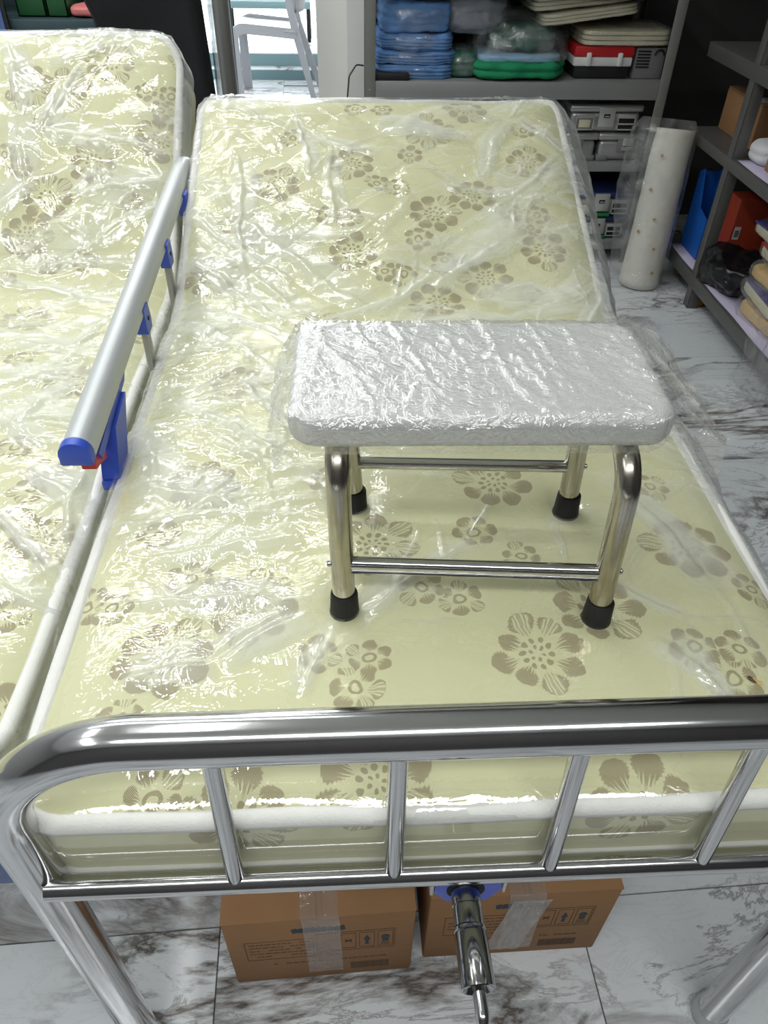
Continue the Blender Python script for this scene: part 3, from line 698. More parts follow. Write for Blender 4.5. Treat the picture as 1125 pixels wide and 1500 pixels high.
MB().lathe([(0.0165, 0.0), (0.0178, 0.001), (0.0178, 0.004), (0.017, 0.005), (0.0182, 0.007), (0.0182, 0.060), (0.0170, 0.061), (0.013, 0.055)], (0.4525, -0.042, 0.534), (0.03, -1, -0.02), 28).build('crank_sleeve', 'crank_metal', cr, root=bed)
MB().tube(fillet([(0.454, -0.09, 0.533), (0.4552, -0.132, 0.5315), (0.456, -0.137, 0.43)], 0.010, 8), 0.0072, 16).build('crank_handle', 'chrome', cr, root=bed)

# folding side rail between the beds
DP = [(-0.55, -0.95), (-0.72, -0.6), (-0.55, 0.95)]
DP = [(-0.7, s_) for s_ in (0.9, 0.45, 0.0, -0.45, -0.9)] + [(-0.58, -1.0)] + [(math.cos(t) * 1.0 - 0.0 if True else 0, -math.sin(t)) for t in np.linspace(1.75, -1.75, 17)] + [(-0.58, 1.0)]
DP = [(max(-0.7, c), d) for c, d in DP]
r0 = np.array([-0.041, 0.487, 0.800]); r1 = np.array([-0.050, 1.545, 0.853])
rail = MB().tube([r0, r0 + (r1 - r0) * 0.5, r1 - (r1 - r0) * 0.05, r1, r1 + np.array([0.001, 0.03, -0.006]), r1 + np.array([0.001, 0.05, -0.03])], 0.0215, prof=DP, up=(0, 0, 1)).build('side_rail', 'alu', bed)
MB().tube([r0 + (r0 - r1) * 0.012, r0 + (r0 - r1) * 0.010, r0, r0 + (r1 - r0) * 0.004], [0.017, 0.0222, 0.0226, 0.0226], prof=DP, up=(0, 0, 1)).build('end_cap', 'blue', rail, root=bed)
for y in (0.895, 1.150, 1.405):
    k = (y - r0[1]) / (r1[1] - r0[1]); p = r0 + (r1 - r0) * k; x = -0.031
    MB().prism([(y - 0.016, p[2] - 0.052), (y + 0.016, p[2] - 0.052), (y + 0.020, p[2] - 0.036), (y + 0.014, p[2] - 0.004), (y - 0.020, p[2] - 0.004), (y - 0.021, p[2] - 0.036)], x - 0.010, x + 0.010, 'x').build('joint', 'blue', rail, root=bed)
    MB().lathe([(0.004, 0), (0.004, 0.002), (0.001, 0.0025)], (x + 0.009, y, p[2] - 0.028), (1, 0, 0), 12).build('rivet', 'darkhole', rail, root=bed)
    MB().bx(x - 0.0055, x + 0.0055, y - 0.0125, y + 0.0125, 0.585, p[2] - 0.048, 0.002).build('support', 'alu_dark', rail, root=bed)
# lock bracket under the near end
MB().prism([(0.520, 0.764), (0.690, 0.789), (0.700, 0.798), (0.660, 0.798), (0.510, 0.781)], -0.040, -0.021, 'x').build('bracket_arm', 'blue', rail, root=bed)
MB().prism([(0.552, 0.690), (0.600, 0.690), (0.606, 0.705), (0.665, 0.784), (0.585, 0.772), (0.548, 0.705)], -0.042, -0.0155, 'x').build('lock_bracket', 'blue', rail, root=bed)
MB().bx(-0.0445, -0.0145, 0.545, 0.604, 0.683, 0.700, 0.003).build('bracket_foot', 'blue', rail, root=bed)
MB().prism([(0.500, 0.772), (0.524, 0.774), (0.551, 0.760), (0.548, 0.744), (0.522, 0.754), (0.500, 0.760)], -0.046, -0.026, 'x').build('release_lever', 'red', rail, root=bed)
MB().bx(-0.036, -0.025, 0.56, 0.59, 0.585, 0.69, 0.002).build('support', 'alu_dark', rail, root=bed)

# ------------------------------------------------------------------ far-left bed
lb_ = empty('hospital_bed', (-0.51, 1.0, 0.0), 'blue framed bed carrying the steeply raised mattress at the left', 'bed')
MB().bx(-0.93, -0.09, 0.12, 1.3, 0.566, 0.576, 0.002).build('deck_panel', 'alu_dark', lb_)
a = math.radians(36.7); R_ = rotm(a, 0, 0); n_ = np.array([0, -math.sin(a), math.cos(a)]); m_ = np.array([0, math.cos(a), math.sin(a)])
MB().box(np.array([-0.51, 1.31, 0.67]) + m_ * 0.34 - n_ * 0.108, (0.78, 0.6, 0.010), 0.002, R_).build('backrest_panel', 'alu_dark', lb_)
MB().tube(fillet([np.array([-0.93, 1.31, 0.67]) + m_ * 0.3 - n_ * 0.10 + np.array([0, 0, 0]), np.array([-0.93, 1.31, 0.67]) + m_ * 0.665 - n_ * 0.12, np.array([-0.062, 1.31, 0.67]) + m_ * 0.665 - n_ * 0.12, np.array([-0.062, 1.31, 0.67]) + m_ * 0.3 - n_ * 0.12], 0.08, 8), 0.012, 14).build('backrest_frame', 'cream', lb_)
for x in (-0.92, -0.105):
    MB().bx(x - 0.02, x + 0.02, 0.10, 2.0, 0.500, 0.562, 0.004).build('side_beam', 'bframe', lb_)
    for y in (0.55, 1.95): MB().bx(x - 0.018, x + 0.018, y - 0.018, y + 0.018, 0.0, 0.50, 0.003).build('leg', 'bframe', lb_)
MB().bx(-0.93, -0.088, 0.085, 0.099, 0.395, 0.565, 0.004).build('end_panel', 'bframe', lb_)

# ------------------------------------------------------------------ stool on the mattress
stool = empty('shower_stool', (0.475, 0.35, 0.712), 'small white topped stool with four dull steel legs standing on the flowered mattress', 'stool')
ZF = 0.708
topz = 0.956
tops = [(0.3165, 0.290), (0.626, 0.268), (0.324, 0.452), (0.634, 0.437)]
for a_, b_ in ((0, 2), (1, 3)):
    f0, f1, t0, t1 = FEET[a_], FEET[b_], tops[a_], tops[b_]
    lg = MB().tube(fillet([(f0[0], f0[1], ZF + 0.012), (t0[0], t0[1] - 0.018, topz - 0.012), (t1[0], t1[1] + 0.01, topz - 0.012), (f1[0], f1[1], ZF + 0.012)], 0.042, 10), 0.0138, 20)
    lo = lg.build('leg_frame', 'chrome_dull', stool)
    for ft in (f0, f1):
        MB().lathe([(0.0, 0.0), (0.0185, 0.0), (0.0198, 0.003), (0.0178, 0.012), (0.0165, 0.040), (0.0150, 0.042), (0.0138, 0.041)], (ft[0], ft[1], ZF), (0, 0, 1), 24).build('rubber_foot', 'rubber', lo, root=stool)
def onleg(i, z):
    f, t = FEET[i], tops[i]; k = (z - ZF) / (topz - ZF); dy = -0.018 if i < 2 else 0.01
    return np.array([f[0] + (t[0] - f[0]) * k, f[1] + (t[1] + dy - f[1]) * k, z])
OV = [(math.cos(2 * PI * k / 16) * 1.0, math.sin(2 * PI * k / 16) * 0.7) for k in range(16)]
for i, j in ((0, 1), (2, 3)):
    p, q = onleg(i, 0.796), onleg(j, 0.796)
    MB().tube([p, q], 0.0085, 16).build('stretcher', 'chrome', stool)
    MB().tube([p + (0, -0.006 if i == 0 else 0.006, -0.007), q + (0, -0.006 if i == 0 else 0.006, -0.007)], 0.0028, 8).build('stretcher_seam', 'chrome', stool)
    for pp, sx in ((p, -1), (q, 1)):
        MB().lathe([(0.004, 0), (0.004, 0.006), (0.0025, 0.0075)], (pp[0] + sx * 0.0105, pp[1], pp[2]), (sx, 0, 0), 12).build('bolt', 'chrome', stool)
# seat: rounded slab with a moulded rim line and drain dimples
SX0, SX1, SY0, SY1 = 0.268, 0.674, 0.266, 0.474
sv, sf = rbox((SX1 - SX0, SY1 - SY0, 0.040), 0.015, 5)
ang = -0.018; RS3 = rotm(0.02, 0, ang); sc = np.array([(SX0 + SX1) / 2, (SY0 + SY1) / 2, 0.978])
def plan_round(V, hx, hy, r):
    X, S = corner_map(V[:, 0], V[:, 1] + hy, -hx, hx, 2 * hy, r); V = V.copy(); V[:, 0] = X; V[:, 1] = S - hy; return V
def seat_grid(hx, hy, hz, bev, n=44):
    V, F = cube_sphere(n); V = V.copy(); e = 14
    V = V * np.array([hx, hy, hz]); core = np.clip(V, [-hx + bev, -hy + bev, -hz + bev], [hx - bev, hy - bev, hz - bev]); d = V - core
    ln = np.linalg.norm(d, axis=1)[:, None]; V = core + d / np.maximum(ln, 1e-9) * np.minimum(np.maximum(np.abs(d).max(1)[:, None], 0), bev)
    return V, F
hx, hy, hz = (SX1 - SX0) / 2, (SY1 - SY0) / 2, 0.020
V, F = seat_grid(hx, hy, hz, 0.013); V = plan_round(V, hx, hy, 0.030)
topm = V[:, 2] > hz - 1e-4; de = np.minimum(hx - np.abs(V[:, 0]), hy - np.abs(V[:, 1]))
V[:, 2] -= np.where(topm & (de > 0.022), 0.0022, 0) + np.where(topm, 0.0015 * np.clip(1 - (V[:, 0] / hx) ** 2, 0, 1), 0)
MB().add(V @ RS3.T + sc, F).build('seat', 'seat', stool, smooth=50)
# clear wrap stretched over the seat with loose flaps at both ends
def seat_wrap():
    rs = np.random.RandomState(12); st = 0.0030
    ex0, ex1, ey = 0.038, 0.058, 0.036
    gx, gy = np.meshgrid(np.arange(-hx - ex0, hx + ex1, st), np.arange(-hy - ey, hy + ey, st), indexing='ij')
    P = np.stack([gx, gy], -1)
    wx = gx + 0.008 * (fbm(P * 14, 41, 2) - 0.5) * 2; wy = gy + 0.008 * (fbm(P * 14, 42, 2) - 0.5) * 2
    H = np.zeros_like(gx); FO = np.zeros_like(gx)
    def cr(x0, y0, x1, y1, wd, A, fo):
        dx, dy = x1 - x0, y1 - y0; ln = math.hypot(dx, dy); t = ((wx - x0) * dx + (wy - y0) * dy) / ln ** 2; d = ((wx - x0) * dy - (wy - y0) * dx) / ln
        env = np.sin(PI * np.clip(t, 0, 1)) ** 0.6 * ((t > 0) & (t < 1)); pr = np.maximum(0, 1 - np.abs(d) / (wd * np.where(d > 0, 1, 0.5)))
        H[...] = np.maximum(H, A * pr * env); FO[...] = np.maximum(FO, fo * env * pr)
    for k in range(34):                                # long slanting stretch folds
        x = -hx + 2 * hx * rs.rand(); y = hy * (0.1 + 0.95 * rs.rand()); l = 0.05 + 0.15 * rs.rand(); a_ = -1.05 + 0.25 * rs.randn()
        cr(x, y, x + l * math.cos(a_), y + l * math.sin(a_), 0.003 + 0.005 * rs.rand(), 0.0016 + 0.0026 * rs.rand(), 0.15 + 0.3 * rs.rand())
    for k in range(60):
        end = rs.rand() < 0.7; x = (rs.choice([-1, 1]) * hx * (0.75 + 0.4 * rs.rand())) if end else -hx + 2 * hx * rs.rand(); y = -hy + 2 * hy * rs.rand(); l = 0.015 + 0.05 * rs.rand(); a_ = rs.rand() * PI
        cr(x, y, x + l * math.cos(a_), y + l * math.sin(a_), 0.002 + 0.004 * rs.rand(), 0.001 + 0.0026 * rs.rand(), 0.2)
    _, g1, v1 = worley(np.stack([wx * 0.85 + wy * 0.5, -wx * 0.5 + wy * 0.85], -1) * np.array([75, 24]), 45); _, g2, v2 = worley(P * 70, 49)
    H += 0.0020 * (1 - np.minimum(g1, 1)) * v1 + 0.0009 * (1 - np.minimum(g2, 1)); FO = np.clip(FO + 0.35 * np.clip(1 - g1 * 6, 0, 1) * v1 + 0.2 * np.clip((v2 - .7) * 4, 0, 1), 0, 1)
    m = np.clip((fbm(P * 9, 44, 2) - 0.42) / 0.15, 0, 1); c1 = np.abs(2 * vnoise(P * 85, 46) - 1)
    H += m * 0.0016 * (1 - c1); FO = np.clip(FO + 0.14 * m * (1 - c1), 0, 1)
    H = H * (1 - 0.8 * np.clip((-gy - hy + 0.012) / 0.008, 0, 1))
    cm, cn = corner_map(np.clip(gx, -hx, hx), np.clip(gy, -hy, hy) + hy, -hx, hx, 2 * hy, 0.03); cn = cn - hy
    de = np.minimum(hx - np.abs(cm), hy - np.abs(cn)); drop = 0.013 - np.sqrt(np.maximum(0.013 ** 2 - np.clip(0.013 - de, 0, 0.013) ** 2, 0))
    z = hz + 0.0016 - drop * 0.7 + H
    xr = np.maximum(gx - hx, 0); xl = np.maximum(-hx - gx, 0); yo = np.maximum(np.abs(gy) - hy, 0)
    wv = fbm(np.stack([gy * 18, gx * 10], -1), 47, 2); wv2 = vnoise(np.stack([gy * 45, gx * 45], -1), 48)
    x = cm + np.where(xr > 0, 0.004 + xr * (0.72 + 0.5 * wv), 0) - np.where(xl > 0, 0.004 + xl * 0.55, 0)
    z = z - xr * (0.5 + 0.9 * (wv - 0.4)) - xl * 0.9 + (xr + xl) * 0.35 * (wv2 - 0.5)
    y = cn + np.sign(gy) * np.minimum(yo * 2, 0.0028) + np.sign(gy) * (xr + xl) * 0.12 * (np.abs(gy) / hy)
    z = z - yo * 0.95
    FO = np.clip(FO + 0.5 * np.clip((xr + xl) / 0.012, 0, 1) * wv2 * 1.3, 0, 1)
    W = np.stack([x, y, z], -1).reshape(-1, 3) @ RS3.T + sc
    o = MB().grid(W.reshape(*x.shape, 3)).build('plastic_wrap', 'film_seat', stool, smooth=180); set_fold(o, FO.reshape(-1))
seat_wrap()

# ------------------------------------------------------------------ cartons under the bed
def carton(x0, x1, y0, y1, h, label, rz, tape, group):
    w_, d_ = x1 - x0, y1 - y0
    t = empty('cardboard_box', ((x0 + x1) / 2, (y0 + y1) / 2, 0), label, 'box', group, rz or 1e-6)
    V, F = rbox((w_, d_, h), 0.004, 2); V = V + np.array([0, 0, h / 2])
    V[:, 0] *= 1 + 0.012 * np.sin(V[:, 2] / h * PI)
    MB().add(V, F).build('body', 'card', t)
    g = 0.0022
    MB().box((-w_ / 4 - g, 0, h + 0.0022), (w_ / 2 - 2 * g, d_ + 0.002, 0.0042), 0.0015).build('flap', 'card', t)
    MB().box((w_ / 4 + g, 0, h + 0.0022), (w_ / 2 - 2 * g, d_ + 0.002, 0.0042), 0.0015).build('flap', 'card', t)
    tp = MB().grid(np.array([[(x, -d_ / 2 + 0.04, h + 0.0062), (x, -d_ / 2 - 0.002, h + 0.0060), (x + 0.002, -d_ / 2 - 0.0022, h - 0.004), (x + 0.003, -d_ / 2 - 0.0018, h * .55), (x + 0.004, -d_ / 2 - 0.0016, h * 0.12)] for x in np.linspace(-0.028, 0.028, 6)]))
    o = tp.build('tape', 'film_tape', t); set_fold(o, np.full(30, 0.25))
    Y = -d_ / 2 - 0.0006; fr = MB(); tx = MB(); rs = np.random.RandomState(int(x0 * 1000) + 5)
    def rect(b, xa, xb, za, zb): b.bx(xa, xb, Y, Y + 0.001, za * h, zb * h, 0)
    def frame(xa, xb, za, zb, e=0.0008):
        fr.bx(xa, xb, Y, Y + .001, za * h, za * h + e * .7, 0).bx(xa, xb, Y, Y + .001, zb * h - e, zb * h, 0)
        fr.bx(xa, xa + e, Y, Y + .001, za * h, zb * h, 0).bx(xb - e, xb, Y, Y + .001, za * h, zb * h, 0)
    s = w_ / 0.29
    frame(-0.118 * s, -0.012 * s, 0.40, 0.70)
    for k in range(5):
        z = 0.65 - k * 0.05; x = -0.112 * s + (0.010 if k == 4 else 0)
        while x < -0.02 * s:
            l = 0.003 + 0.008 * rs.rand()
            if rs.rand() < 0.85: tx.bx(x, x + l, Y, Y + .001, z * h, z * h + 0.0020, 0)
            x += l + 0.0018
    frame(-0.008 * s, 0.115 * s, 0.46, 0.76)
    for q in range(3):
        xa = (0.030 + 0.029 * q) * s; frame(xa, xa + 0.024 * s, 0.49, 0.73, 0.0007)
    # figure icon, up arrow, umbrella drum icon
    xa = 0.042 * s
    tx.box((xa, Y + 0.0005, 0.61 * h), (0.0018, 0.001, 0.014), 0, rotm(0, 0.8, 0)).box((xa, Y + 0.0005, 0.61 * h), (0.0018, 0.001, 0.014), 0, rotm(0, -0.8, 0)).box((xa, Y + .0005, 0.61 * h), (0.010, 0.001, 0.0015), 0)
    xa = 0.071 * s; ar = MB()
    ar2 = MB(); ar3 = MB()
    ar.prism([(xa - 0.0055, 0.61 * h), (xa + 0.0055, 0.61 * h), (xa, 0.68 * h)], Y, Y + .001)
    ar.bx(xa - 0.0026, xa + 0.0026, Y, Y + .001, 0.53 * h, 0.612 * h, 0)
    xa = 0.100 * s
    ar2.prism([(xa + 0.007 * math.cos(t_), 0.625 * h + 0.010 * math.sin(t_)) for t_ in np.linspace(0, PI, 9)], Y, Y + .001)
    ar2.bx(xa - 0.005, xa + 0.005, Y, Y + .001, 0.56 * h, 0.615 * h, 0)
    for k in range(2): tx.bx(xa - 0.007, xa + 0.007, Y, Y + .001, (0.515 + 0.02 * k) * h, (0.515 + 0.02 * k) * h + 0.0012, 0)
    x = -0.085 * s
    while x < 0.10 * s:
        l = 0.003 + 0.007 * rs.rand()
        if rs.rand() < 0.8: tx.bx(x, x + l, Y, Y + .001, 0.30 * h, 0.30 * h + 0.0028, 0)
        x += l + 0.0022
    x = 0.045 * s
    while x < 0.105 * s:
        l = 0.0008 + 0.0018 * rs.rand(); tx.bx(x, x + l, Y, Y + .001, 0.115 * h, 0.225 * h, 0); x += l + 0.0011
    for k in range(9): ar3.prism([(-0.042 * s + 0.009 * k, 0.80 * h), (-0.034 * s + 0.009 * k, 0.80 * h + 0.002), (-0.036 * s + 0.009 * k, 0.875 * h), (-0.044 * s + 0.009 * k, 0.86 * h)], Y, Y + .001)
    for b_, nm, mt in ((fr, 'print_frame', 'ink'), (tx, 'print_text', 'ink'), (ar, 'arrow_symbol', 'inkblue'), (ar2, 'umbrella_symbol', 'inkblue'), (ar3, 'print_logo', 'inkblue')):
        b_.build(nm, mt, t)['kind'] = 'stuff'
    if tape:
        m = MB(); k = 0
        G = np.array([[(0.0 + sx * 0.075 + sz * -0.03 - (0.0), Y - 0.001 - 0.0015 * rs.rand(), h * (0.93 - 0.82 * sz)) for sz in np.linspace(0, 1, 8)] for sx in np.linspace(-0.25, 0.55, 9)])
        o = m.grid(G).build('tape_patch', 'film_tape', t, smooth=0); set_fold(o, np.clip(0.7 + 0.6 * (rs.rand(72) - 0.4), 0, 1.4))
    return t
carton(0.1235, 0.4125, 0.083, 0.42, 0.243, 'brown cardboard carton with clear tape strip, under the bed foot', 0.035, False, None)
carton(0.4385, 0.7350, 0.105, 0.44, 0.240, 'brown cardboard carton with wrinkled white tape patch, behind the crank handle', 0.012, True, None)

# ------------------------------------------------------------------ steel shelving behind the bed
def lbeam(b, p0, p1, wd, th=0.003): pass
sh = empty('storage_shelf', (1.03, 3.2, 0), 'wide grey steel shelf unit behind the bed head with silver cases', 'shelf')
X0, X1, Y0, Y1 = 0.425, 1.655, 3.0, 3.5
for (x, y, nm) in ((X0, Y0, 0), (X1, Y0, 1), (X0, Y1, 0), (X1, Y1, 1)):
    s = 1 if x == X0 else -1; d = 1 if y == Y0 else -1
    b = MB().bx(x, x + s * 0.042, y, y + d * 0.003, 0, 1.9, 0.001).bx(x, x + s * 0.003, y, y + d * 0.042, 0, 1.9, 0.001)
    b.build('post', 'post_grey', sh)
BZ = [(0.065, 0.107), (0.405, 0.437), (0.682, 0.742), (1.035, 1.095), (1.40, 1.46)]
for (a_, b_) in BZ:
    bd = MB().bx(X0 + 0.004, X1 - 0.004, Y0 + 0.004, Y1 - 0.004, b_ - 0.004, b_, 0.001)
    bd.bx(X0 + 0.043, X1 - 0.043, Y0 - 0.001, Y0 + 0.003, a_, b_, 0.001).bx(X0 + 0.043, X1 - 0.043, Y1 - 0.003, Y1 + 0.001, a_, b_, 0.001)
    bd.build('shelf_board', 'zinc', sh)
MB().lathe([(0.004, 0), (0.003, 0.002)], (X0 + 0.02, Y0, 0.712), (0, -1, 0), 8).build('bolt', 'silver2', sh)

zt = 0.743
# folded cloth in bags on the top board
def bagged(name, label, cat, c, size, seed, mat, layers=0, lam=0.0, bg=None, amp=0.012, freq=9, e=4, shear=(0, 0), R=None, group=None, part='cloth'):
    c = np.array(c, float)
    root = empty(name, (c[0], c[1], c[2] - size[2] / 2), label, cat, group)
    V, F = lump(c, size, seed, 20, e, amp, freq, layers, lam, shear=shear, R=R); MB().add(V, F).build(part, mat, root, smooth=70)
    if bg: bag('bag', c + np.array(bg[:3]), np.array(size) * np.array(bg[3:6]), seed + 2, root, amp=bg[6] if len(bg) > 6 else 0.014)
    return root
for k, (z, hgt, xs, w_, lab) in enumerate(((zt + 0.022, 0.044, 0.0, 0.30, 'bagged pale blue folded gown at the bottom of the blue pile'), (zt + 0.068, 0.048, 0.006, 0.31, 'bagged blue folded gown second from the shelf board'), (zt + 0.122, 0.060, 0.0, 0.29, 'bagged mid blue folded gown under the topmost blue bundle'), (zt + 0.205, 0.105, 0.0, 0.27, 'plump dark blue bagged bundle topping the blue pile'))):
    bagged('folded_gown', lab, 'clothing', (0.625 + xs, 3.215, z), (w_, 0.34, hgt), 21 + k, 'bluecloth', 4 + k % 3, 0.007, (0, 0, 0.003, 1.04, 1.06, 1.10, 0.018), 0.016, 11, 7, group='bagged blue gowns on the shelf')
bagged('folded_gown', 'small dull green folded drape squeezed beside the blue pile', 'clothing', (0.825, 3.20, zt + 0.045), (0.12, 0.28, 0.090), 30, 'greendk', 4, 0.008, (0, 0, 0, 1.06, 1.05, 1.08, 0.010), 0.012)
bagged('folded_gown', 'grey bagged gown perched high between blue and green piles', 'clothing', (0.86, 3.24, zt + 0.225), (0.26, 0.32, 0.16), 31, 'greycloth', 3, 0.012, (0, 0, 0, 1.06, 1.05, 1.06, 0.02), 0.03, 6, 3)
gr = bagged('folded_drape', 'bright green drape with pale band in a clear bag', 'cloth', (1.045, 3.19, zt + 0.034), (0.385, 0.36, 0.066), 33, 'greencloth', 2, 0.012, None, 0.016, 10, 4)
V, F = lump((1.045, 3.2, zt + 0.072), (0.34, 0.34, 0.028), 34, 16, 5, 0.006, 8); MB().add(V, F).build('pale_band', 'lightblue', gr, smooth=70)
V, F = lump((1.06, 3.21, zt + 0.130), (0.27, 0.30, 0.10), 35, 18, 3, 0.018, 8, 3, 0.01); MB().add(V, F).build('folded_top', 'greendk', gr, smooth=70)
bag('bag', (1.05, 3.20, zt + 0.115), (0.39, 0.36, 0.20), 36, gr, amp=0.03, freq=7, e=2.8)
# flat black box at the front left of the board
bb = MB().bx(0.448, 0.602, 3.012, 3.11, zt, zt + 0.024, 0.003).build('flat_case', 'rubber', loc=(0.525, 3.06, zt)); tag(bb, 'flat black case lying under the blue gowns at the shelf edge', 'case')
# foam pads
def pad(c, size, label, rz, seed, ry=0.0, n=3):
    t = empty('foam_pad', c, label, 'pad', 'cream pads on the shelf')
    for k in range(n):
        hk = size[2] / n
        V, F = lump((c[0], c[1], c[2] + hk * (k + 0.5)), (size[0] * (1 - 0.01 * k), size[1], hk * 0.97), seed + k, 12, 9, 0.003, 9, R=None)
        V = (V - np.array(c)) @ rotm(0, ry, rz).T + np.array(c); MB().add(V, F).build('sheet', 'cream', t, smooth=60)
    bag('bag', np.array(c) + (0, 0, size[2] * 0.55), np.array(size) * (1.06, 1.06, 1.25), seed + 9, t, R=rotm(0, ry, rz), amp=0.006, e=6)
    return t
# red-lidded case, perforated tray, then pads resting on them
cb = empty('first_aid_case', (1.385, 3.20, zt), 'red lidded white case with two latches under the cream pads', 'case')
MB().bx(1.275, 1.500, 3.075, 3.30, zt + 0.001, zt + 0.066, 0.006).build('tray_base', 'rubber', cb)
MB().bx(1.268, 1.506, 3.07, 3.31, zt + 0.044, zt + 0.078, 0.006).build('body', 'seat', cb)
MB().bx(1.266, 1.508, 3.068, 3.312, zt + 0.078, zt + 0.116, 0.006).build('lid', 'redlid', cb)
for x in (1.325, 1.452): MB().bx(x - 0.010, x + 0.010, 3.058, 3.070, zt + 0.046, zt + 0.094, 0.005).build('latch', 'seat', cb)
tr = empty('perforated_tray', (1.57, 3.22, zt), 'dark perforated tray standing beside the red lidded case', 'tray')
MB().bx(1.520, 1.640, 3.08, 3.34, zt, zt + 0.110, 0.004).build('body', 'greyplastic', tr)
sl = MB()
for k in range(6): sl.bx(1.526, 1.580, 3.0765, 3.0815, zt + 0.040 + k * 0.011, zt + 0.045 + k * 0.011, 0.001)
sl.build('slots', 'darkhole', tr)['kind'] = 'stuff'
MB().tube(arc((1.615, 3.077, zt + 0.085), 0.018, 0, PI, 10, (1, 0, 0), (0, 0, 1)), 0.004, 8).build('handle', 'rubber', tr)
pad((1.465, 3.20, zt + 0.119), (0.36, 0.28, 0.050), 'thick cream foam pad lying flat on the red lidded case', 0.03, 50, 0.0)
pad((1.30, 3.19, zt + 0.205), (0.38, 0.28, 0.036), 'tilted cream foam pad resting on the flat pad', 0.06, 54, -0.12)
pad((1.27, 3.20, zt + 0.248), (0.40, 0.28, 0.044), 'topmost cream foam pad on the shelf stack', 0.06, 58, -0.10)

# sterilisation containers -------------------------------------------------------
def container(x0, x1, y0, y1, z0, z1, label, group, lidmat='silver', style='latch', green=False):
    t = empty('steriliser_case', ((x0 + x1) / 2, (y0 + y1) / 2, z0), label, 'case', group)
    W_, h = x1 - x0, z1 - z0; zl = z0 + h * 0.74
    V, F = rbox((W_, y1 - y0, zl - z0), 0.018, 4); MB().add(V + np.array([(x0 + x1) / 2, (y0 + y1) / 2, (z0 + zl) / 2]), F).build('body', 'silver', t)
    V, F = rbox((W_ + 0.018, y1 - y0 + 0.016, z1 - zl), 0.010, 3); MB().add(V + np.array([(x0 + x1) / 2, (y0 + y1) / 2, (z1 + zl) / 2]), F).build('lid', lidmat, t)
    cx = (x0 + x1) / 2; yf = y0
    if style == 'latch':
        lt = MB().bx(cx - 0.034, cx + 0.034, yf - 0.016, yf - 0.006, z0 + h * 0.22, z1 - h * 0.06, 0.003).build('latch', 'silver2', t)
        MB().bx(cx - 0.013, cx + 0.013, yf - 0.0175, yf - 0.015, z0 + h * 0.56, z0 + h * 0.70, 0.001).build('latch_window', 'darkhole', lt, root=t)
        MB().bx(cx - 0.009, cx + 0.010, yf - 0.0185, yf - 0.017, z0 + h * 0.60, z0 + h * 0.64, 0.0005).build('latch_tongue', 'silver2', lt, root=t)
        for s, nm in ((-1, 'label_holder'), (1, 'handle_plate')):
            px = cx + s * W_ * 0.30; hw = W_ * 0.135
            pl = MB().bx(px - hw, px + hw, yf - 0.008, yf + 0.001, z0 + h * 0.08, z0 + h * 0.68, 0.003).build(nm, 'silver2', t)
            MB().bx(px - hw * .85, px + hw * .85, yf - 0.0095, yf - 0.007, z0 + h * 0.13, z0 + h * 0.53, 0.001).build('recess', 'greyplastic' if s < 0 else 'darkhole', pl, root=t)
            g = MB().bx(px - hw, px + hw, yf - 0.013, yf - 0.009, z0 + h * 0.10, z0 + h * 0.15, 0.001).bx(px - hw, px - hw + 0.006, yf - 0.013, yf - 0.009, z0 + h * 0.10, z0 + h * 0.5, 0.001).bx(px + hw - 0.006, px + hw, yf - 0.013, yf - 0.009, z0 + h * 0.10, z0 + h * 0.5, 0.001)
            if s > 0: g.bx(px - hw, px + hw, yf - 0.013, yf - 0.009, z0 + h * 0.30, z0 + h * 0.36, 0.001)
            else: pl2 = MB().bx(px - hw * .6, px + hw * .6, yf - 0.0105, yf - 0.009, z0 + h * 0.2, z0 + h * 0.48, 0.0005).build('card', 'cream', pl, root=t)
            g.build('grip', 'silver2', pl, root=t)
    else:
        s = 1 if style == 'right' else -1
        xe = x0 if s > 0 else x1
        for z in (z0 + 0.010, z1 - 0.016): MB().bx(xe - s * 0.004, xe + s * 0.045, y0 - 0.006, y0 + 0.05, z - 0.012, z + 0.012, 0.006).build('corner_guard', 'greyplastic', t)
        px = x0 + W_ * (0.66 if s > 0 else 0.2)
        pl = MB().bx(px - 0.045, px + 0.045, yf - 0.006, yf + 0.001, z0 + h * 0.3, z0 + h * 0.78, 0.008).build('handle_plate', 'greyplastic', t)
        MB().bx(px - 0.024, px + 0.026, yf - 0.012, yf - 0.004, z0 + h * 0.56, z0 + h * 0.84, 0.003).build('latch', 'silver2', pl, root=t)
        MB().bx(px - 0.026, px + 0.034, yf - 0.010, yf - 0.004, z0 + h * 0.38, z0 + h * 0.54, 0.003).build('grip', 'silver', pl, root=t)
    if green: MB().bx(cx - 0.055, cx + 0.045, yf - 0.020, yf + 0.002, z0 + 0.001, z0 + h * 0.15, 0.004).build('green_tag', 'greenp', t)
    return t
G1, G2 = 'silver cases on the middle shelf', 'navy lidded cases on the bottom shelf'
container(1.285, 1.410, 3.04, 3.40, 0.438, 0.548, 'silver case half hidden behind the mattress edge, under another case', G1, style='left')
container(1.426, 1.610, 3.04, 3.40, 0.438, 0.548, 'silver case with dark handle plate, beside the wrapped roll', G1, style='right')
container(1.285, 1.578, 3.04, 3.40, 0.551, 0.655, 'silver case lying on top of two other silver cases', G1)
container(1.345, 1.615, 3.03, 3.40, 0.108, 0.205, 'lower navy lidded silver case standing on the bottom shelf board', G2, 'navy', green=True)
container(1.335, 1.625, 3.03, 3.40, 0.207, 0.312, 'upper navy lidded silver case stacked on its twin', G2, 'navy', green=True)

